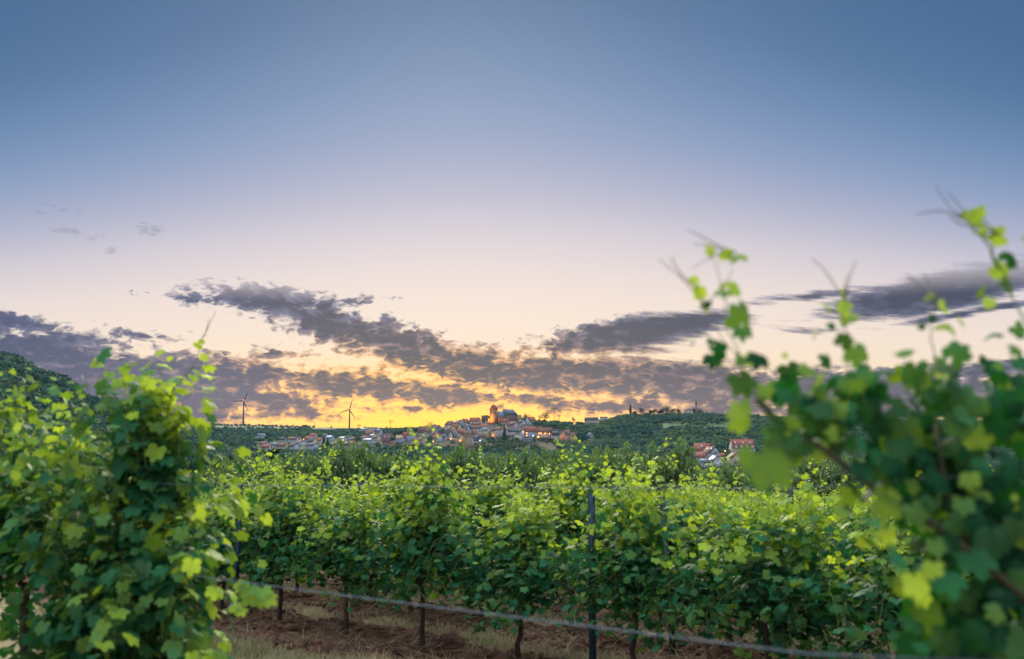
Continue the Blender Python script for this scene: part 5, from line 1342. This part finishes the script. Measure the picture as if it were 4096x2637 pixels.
def occludes(px, d, ztop):
    """true where a tree would stand in front of a house"""
    bad = np.zeros(len(px), bool)
    cp, sp = math.cos(PITCH), math.sin(PITCH)
    yy = ztop - EYE; row = 1318.5 - F * (yy * cp - d * sp) / (d * cp + yy * sp)
    for bx, hw, by, bd, hh in BUILT:
        bad |= (np.abs(px - bx) < hw + 2.5 + 9000 / d) & (d < bd + 9) & (row < by - 1.5) & (row > by - hh - 60) & (d > bd - 420)
    return bad
def wood(name, label, m, regions, seed, kind='stuff', crowns=CROWNS):
    """regions: (px0, px1, d0, d1, spacing m, height lo, hi, threshold, hue)"""
    rng = np.random.default_rng(seed); PX, D, Hh, HU = [], [], [], []
    for px0, px1, d0, d1, sp, h0, h1, thr, hue in regions:
        area = (px1 - px0) / F * (d1 * d1 - d0 * d0) / 2; n = int(area / sp ** 2)
        d = np.sqrt(rng.uniform(d0 * d0, d1 * d1, n)); px = rng.uniform(px0, px1, n)
        X, Y = (px - 2048) / F * d, d
        k = fbm(X * .018, Y * .012, 3, seed) > thr
        k &= ~((px > 2290) & (px < 2415) & (d > 1480) & (d < 1556)) & ~((px > 2640) & (px < 2940) & (d > 1250) & (d < 1392) & (X * 0 + fbm(X * .03, Y * .03, 2, 77) < .62)) & ~((px > 2710) & (px < 2890) & (d > 1100) & (d < 1165))
        h = rng.uniform(h0, h1, n) * (0.75 + .5 * fbm(X * .03, Y * .03, 2, seed + 5))
        PX.append(px[k]); D.append(d[k]); Hh.append(h[k]); HU.append(np.full(k.sum(), hue))
    px, d, h, hu = map(np.concatenate, (PX, D, Hh, HU)); X, Y = (px - 2048) / F * d, d; Z = gz(X, Y)
    ok = ~occludes(px, d, Z + h); px, d, h, X, Y, Z, hu = px[ok], d[ok], h[ok], X[ok], Y[ok], Z[ok], hu[ok]
    n = len(px); Vs, R, A = [], [], []
    ci = rng.integers(0, len(crowns), n); rot = rng.uniform(0, 6.283, n); w = h * rng.uniform(.42, .62, n); pat = fbm(X * .022, Y * .022, 3, seed + 17) - .5; hue = (hu + pat * 1.3 + rng.normal(0, .2, n)).clip(0, 1); val = (rng.uniform(0, 1, n) + pat * 1.2).clip(0, 1)
    for c in range(len(crowns)):
        i = np.where(ci == c)[0]
        if not len(i): continue
        q = crowns[c].reshape(-1, 3); co, si = np.cos(rot[i]), np.sin(rot[i])
        x = q[None, :, 0] * co[:, None] - q[None, :, 1] * si[:, None]; y = q[None, :, 0] * si[:, None] + q[None, :, 1] * co[:, None]
        V = np.stack([x * w[i, None] + X[i, None], y * w[i, None] + Y[i, None], (q[None, :, 2] * .5 + .42) * h[i, None] + Z[i, None]], -1)
        nq = len(q) // 4
        Vs.append(V.reshape(-1, 3)); R.append(np.repeat((val[i, None] * .6 + rng.uniform(0, .45, (len(i), nq))).clip(0, 1).ravel(), 4)); A.append(np.repeat(np.repeat(hue[i], nq), 4))
    V = np.concatenate(Vs); q = np.arange(len(V))
    o = link(name, mesh_np(name, V, q, np.full(len(V) // 4, 4), [m], None, {'rnd': np.concatenate(R), 'age': np.concatenate(A)}))
    tag(o, label, 'woodland', kind=kind); print(name, n, len(V) // 4)
wood('woodland', 'dense dark wood covering the hill on the left', WOOD_LEAF, [(-300, 900, 480, 1015, 6.6, 7, 11, 0, .12)], 1)
wood('woodland', 'mixed woodland covering the long hill right of the village', WOOD_LEAF, [(2230, 4300, 640, 1330, 8.0, 6, 10, .0, .22), (2260, 4300, 1320, 1575, 7.0, 5, 8, .0, .25), (2090, 2330, 1385, 1500, 7, 5, 9, .1, .15), (3300, 4300, 300, 650, 8, 5, 8, .2, .2)], 2)
wood('woodland', 'trees in the hollow below the village and between the new houses', WOOD_LEAF, [(840, 1700, 640, 1010, 8, 6, 10, 0, .08), (850, 1020, 1000, 1500, 8, 6, 9, 0, .1), (1000, 1560, 1080, 1440, 8.5, 4, 8, .30, .15), (900, 1760, 1440, 1720, 8, 6, 9, .0, .12), (1000, 1700, 1720, 2000, 10, 6, 9, .44, .15), (1690, 2330, 640, 1010, 8, 6, 9, 0, .1)], 3)
wood('woodland', 'thin lines of trees and hedges along the far plateau', WOOD_LEAF, [(850, 1260, 3400, 3900, 30, 6, 12, .42, .1), (1250, 1760, 2050, 2300, 30, 5, 9, .5, .1), (900, 1250, 2200, 2700, 20, 5, 9, .47, .15)], 4)
wood('scrub', 'bushes and scrub on the slope under the village', SCRUB_LEAF, [(1540, 2340, 1000, 1180, 5.2, 2.2, 5, .33, .3), (1540, 2330, 1170, 1275, 5.0, 2, 4.5, .34, .25), (1560, 2290, 1275, 1420, 7.5, 2, 5, .5, .2), (840, 1560, 1000, 1100, 6, 3, 6, .1, .1)], 5)
def far_vineyard():
    rng = np.random.default_rng(6); Vs, R = [], []
    for r_ in np.arange(395, 590, 2.6):
        px0, px1 = 2560, 3350; n = int((px1 - px0) / F * r_ / .9)
        X = (rng.uniform(px0, px1, n) - 2048) / F * r_; Y = r_ + (X - X.mean()) * .05 + rng.normal(0, .25, n); Z = gz(X, Y) + rng.uniform(.3, 1.6, n)
        c = np.stack([X, Y, Z], -1); a = rng.normal(0, .42, (n, 4, 3)); Vs.append((c[:, None] + a).reshape(-1, 3)); R.append(np.repeat(rng.random(n), 4))
    V = np.concatenate(Vs)
    o = link('distant_vineyard', mesh_np('distant_vineyard', V, np.arange(len(V)), np.full(len(V) // 4, 4), [SCRUB_LEAF], None, {'rnd': np.concatenate(R), 'age': np.concatenate(R) * .4}))
    tag(o, 'small green vineyard in the valley in front of the hamlet', 'vineyard', kind='stuff')
far_vineyard()

def leafy_tree(px, base, top, d, wpx, label, seed, m=WOOD_LEAF, shape='round', name='tree', leaves=900, leaf=None, gaps=0.0, trunk=.12, group=None):
    """one tree: tapered trunk with limbs and a crown of many small tilted faces"""
    rng = np.random.default_rng(seed); a, b = P(px, base, d), P(px, top, d); h = b.z - a.z; w = wpx * d / F / 2; s = leaf or max(.22, h * .045)
    o = empty(name, a); tag(o, label, 'tree', group)
    Vs, R = [], []; limbs = []
    nl = 9
    for l in range(nl):
        if shape == 'round': an = rng.uniform(0, 6.283); rr = w * rng.uniform(.1, .68); c = np.array([math.cos(an) * rr, math.sin(an) * rr, h * rng.uniform(.40, .86)]); rad = np.array([w * .48, w * .48, h * .19]) * rng.uniform(.75, 1.2)
        elif shape == 'column': c = np.array([rng.normal(0, w * .2), rng.normal(0, w * .2), h * (.12 + .80 * l / nl)]); k = max(.25, 1 - abs(l / nl - .35) * 1.15); rad = np.array([w * .8 * k, w * .8 * k, h * .11])
        else: k = 1 - .88 * l / nl; c = np.array([0, 0, h * (.08 + .86 * l / nl)]); rad = np.array([w * k, w * k, h * .09])
        limbs.append(c); n = int(leaves / nl * (1 if shape == 'round' else (.4 + rad[0] / w)))
        v = norm(rng.normal(0, 1, (n, 3))) * rng.uniform(.45, 1.0, (n, 1)) ** .5
        if gaps: v = v[vnoise(v[:, 0] * 3 + l * 7, v[:, 2] * 3 + v[:, 1] * 3, seed) > gaps]
        p = c + v * rad; nn = norm(v + rng.normal(0, .5, v.shape)); t = norm(np.cross(nn, rng.normal(0, 1, v.shape))); bb = np.cross(nn, t); ss = (s * rng.uniform(.6, 1.35, len(p)))[:, None]
        Vs.append(np.stack([p + t * ss, p + bb * ss * .7, p - t * ss * .8, p - bb * ss * .8], 1).reshape(-1, 3)); R.append(np.repeat((rng.uniform(0, 1) * .4 + rng.uniform(0, .6, len(p))), 4))
    V = np.concatenate(Vs); R = np.concatenate(R)
    link('crown', mesh_np('crown', V, np.arange(len(V)), np.full(len(V) // 4, 4), [m], None, {'rnd': R, 'age': np.full(len(V), rng.uniform(0, .3))}), o)
    tb = MB(); r = h * trunk * .25
    tb.tube([(0, 0, -1.5), (0, 0, h * .25), (h * .01, 0, h * .55), (0, 0, h * .85)], [r * 1.3, r, r * .65, r * .2], 7)
    if shape == 'round':
        for c in limbs: tb.tube([(0, 0, h * rng.uniform(.25, .45)), (c[0] * .5, c[1] * .5, c[2] - h * .1), tuple(c)], [r * .45, r * .3, r * .1], 5)
    tb.build('trunk', TREEBARK, o)
    return o
T = leafy_tree
dc = solve_depth(2017, 1757) - 6
T(2017, 1758, 1702, dc, 26, 'tall dark cypress standing among the white houses', 50, DARK_LEAF, 'cone', 'cypress', 1600, .35)
T(2180, 1690, 1646, 1440, 54, 'large tree silhouetted against the sunset right of the church', 51, DARK_LEAF, 'round', leaves=1100, gaps=.42, leaf=.5)
T(2106, 1692, 1651, 1450, 34, 'smaller glowing tree between the church and the white gabled house', 52, WOOD_LEAF, 'round', leaves=700, gaps=.42, leaf=.45)
T(1961, 1690, 1657, 1440, 24, 'dark tree between the castle wall and the church tower', 53, DARK_LEAF, leaves=700)
T(2522, 1660, 1613, 1560, 16, 'tall poplar on the ridge right of the village', 54, DARK_LEAF, 'column', 'poplar', 1100, .45)
T(2294, 1692, 1669, 1540, 20, 'small round tree on the skyline left of the long white hall', 55, DARK_LEAF, leaves=450, gaps=.3)
RT = [(2568, 1632, 22, 'ridge tree with a thin trunk right of the poplar'), (2540, 1645, 16, 'low ridge tree just right of the poplar'), (2604, 1640, 14, 'small ridge tree, first of the clump in the middle of the ridge'), (2620, 1633, 20, 'ridge tree with a rounded top, second of the ridge clump'), (2636, 1640, 18, 'low dark ridge tree, third of the ridge clump'),
      (2647, 1632, 18, 'ridge tree, fourth of the ridge clump, left of the tallest'), (2666, 1624, 28, 'tallest tree of the ridge clump'), (2688, 1633, 24, 'ridge tree right of the tallest one, glow showing through'), (2714, 1635, 20, 'last tree of the ridge clump, beside a floodlight pole'), (2776, 1635, 14, 'round dark tree left of the radio mast'), (2802, 1636, 22, 'loose tree right of the radio mast'), (2590, 1650, 24, 'sparse low bushes of the ridge with the sunset showing through')]
for i, (px, top, w, lab) in enumerate(RT): T(px, 1662, top, 1562, w * 1.45, lab, 60 + i, DARK_LEAF, leaves=800, gaps=.33, leaf=.45)
T(1325, 1718, 1703, 1900, 9, 'lone bushy tree on the horizon left of the second turbine', 80, DARK_LEAF, leaves=300)
T(1460, 1720, 1706, 1850, 16, 'domed tree on the horizon right of the second turbine', 81, DARK_LEAF, leaves=400, gaps=.3)
T(1546, 1722, 1706, 1800, 16, 'dark round tree on the horizon left of the thin power pole', 82, DARK_LEAF, leaves=400)
T(1757, 1712, 1698, 1420, 14, 'small tree on the skyline between the left village roofs', 83, WOOD_LEAF, leaves=400)
T(1433, 1782, 1749, 1180, 38, 'large round bushy tree among the new houses', 84, WOOD_LEAF, leaves=1300)
T(1310, 1796, 1752, 1140, 20, 'dark conifer in front of the solar roofs, wider of the two', 85, DARK_LEAF, 'cone', 'conifer', 900, .4)
T(1294, 1792, 1741, 1200, 22, 'dark conifer left of the solar roofs', 86, DARK_LEAF, 'cone', 'conifer', 900, .4)
T(1579, 1753, 1727, 1330, 12, 'dark spruce behind the round bush at the left end of the old village', 87, DARK_LEAF, 'cone', 'spruce', 600, .4)
T(1572, 1772, 1744, 1270, 28, 'round dark bush-like tree beside the plum-roofed house', 88, WOOD_LEAF, leaves=900)
T(1719, 1790, 1746, 1180, 32, 'rounded green tree at the lower left of the old village', 89, WOOD_LEAF, leaves=1200)
T(1087, 1862, 1792, 300, 90, 'very dark broad tree in the valley behind the cherry trees', 90, DARK_LEAF, leaves=3000, leaf=.26)
T(2888, 1842, 1800, 720, 46, 'round tree between the hamlet houses', 91, WOOD_LEAF, leaves=1000)
T(2140, 1712, 1680, 1345, 34, 'dense tree in front of the white gabled house at the top right of the village', 92, WOOD_LEAF, leaves=900)
T(1939, 1752, 1737, 1285, 16, 'small dark bush below the cream house with balconies', 93, WOOD_LEAF, leaves=400)
T(1998, 1708, 1686, 1380, 22, 'small garden tree under the church nave', 94, WOOD_LEAF, leaves=400)
T(4085, 1700, 1555, 400, 120, 'dark tree at the far right edge behind the closest grapevine', 95, DARK_LEAF, leaves=3000, leaf=.3, gaps=.3)
T(3200, 1760, 1700, 600, 90, 'leafy tree behind the right bush on the valley slope', 96, WOOD_LEAF, leaves=2000)

# cherry trees between the vineyard and the valley
def cherry_mesh(seed):
    random.seed(seed); rng = np.random.default_rng(seed); fo = Foliage(); tb = MB()
    h = 3.0; tb.tube([(0, 0, -.3), (.03, 0, .4), (0, .03, .9)], [.09, .075, .07], 8)
    def spray(p, d, L, age):
        pts = curve(p, d, L, 5, (0, 0, -.25), .07)
        fo.mb.tube([tuple(q) for q in pts], [.009, .008, .007, .006, .005, .003], 3, 0, False)
        n = int(L / .045)
        for k in range(n):
            f = (k + .5) / n * (len(pts) - 1); i = min(int(f), len(pts) - 2); q = pts[i] + (pts[i + 1] - pts[i]) * (f - i)
            an = k * 2.4 + random.uniform(-.6, .6); o = np.array([math.cos(an), math.sin(an), 0]) * random.uniform(.7, 1.1)
            fo.leaf(q + o * .03, o + np.array([0, 0, -random.uniform(.5, 1.6)]), o * .7 + np.array([0, 0, .8]) + rv(.25), random.uniform(.12, .19), max(0, min(1, age + f / (len(pts) - 1) * .5 + random.gauss(0, .15))))
    for b in range(10):
        a = b * 2.4 + random.uniform(-.3, .3); r = random.uniform(.25, 1.25); top = h * random.uniform(.5, .92) * (1 - .18 * r)
        br = [(0, 0, .8), (math.cos(a) * r * .5, math.sin(a) * r * .5, .8 + (top - .8) * .55), (math.cos(a) * r, math.sin(a) * r, top)]
        tb.tube(br, [.05, .035, .015], 5)
        c = np.array(br[2])
        for s in range(16):      # leafy sprays in every direction round the limb end, drooping
            v = norm(rng.normal(0, 1, 3)); v[2] = abs(v[2]) * .5 - .1
            spray(c + v * .12 - np.array([0, 0, random.uniform(0, .7)]), v + np.array([0, 0, .25]), random.uniform(.3, .55), -.25)
        for s in range(2):
            spray(c, np.array([random.gauss(0, .3), random.gauss(0, .3), 1]), random.uniform(.35, .7), .1)
    return fo.mesh('crown', CHERRY_T, [CHERRY_LEAF, TREEBARK], rng, .5), tb.mesh('trunk', [TREEBARK], True)
CH = [cherry_mesh(400 + i) for i in range(5)]
def cherries():
    r = random.Random(8)
    for row, (d, h0, h1) in enumerate(((49, 3.3, 4.7), (56, 3.4, 4.8), (64, 3.5, 5.0), (74, 3.6, 5.2))):
        px = 840 + row * 17
        while px < 3500:
            px += r.uniform(50, 105) * 50 / d * (1.0 if not 2480 < px < 2560 else 1.0)
            if 1380 < px < 1480 and row > 1: continue
            dd = d + r.uniform(-2, 2); u = (px - 2048) / F; x, y = u * dd, dd; z = gzs(x, y)
            low = .80 if 2700 < px < 3050 else 1
            h = r.uniform(h0, h1) * low
            m = r.choice(CH); o = empty('cherry_tree', (x, y, z), r.uniform(0, 6.28)); s = h / 3.35; o.scale = (s, s, s)
            tag(o, ['cherry tree with drooping leaves just beyond the last vine row', 'cherry tree in the second orchard row beyond the vines', 'cherry tree in the third orchard row beyond the vines', 'cherry tree in the last orchard row above the valley'][row], 'cherry tree', f'cherry trees in the {ORD[row]} orchard row')
            link('crown', m[0], o); link('trunk', m[1], o)
cherries()
# ------------------------------------------------------------------ air
def haze(density):
    m = bpy.data.materials.new('haze'); m.use_nodes = True; nt = m.node_tree; nt.nodes.clear()
    out = nt.nodes.new('ShaderNodeOutputMaterial'); v = nt.nodes.new('ShaderNodeVolumePrincipled')
    v.inputs['Color'].default_value = (.50, .74, 1.0, 1); v.inputs['Density'].default_value = density; v.inputs['Anisotropy'].default_value = 0.0
    nt.links.new(v.outputs[0], out.inputs['Volume'])
    mb = MB(); mb.box(-4900, 4900, -4900, 4900, -420, 172)
    o = mb.build('haze', m); tag(o, 'thin evening haze over the valley', kind='stuff')
if HAZE: haze(HAZE)
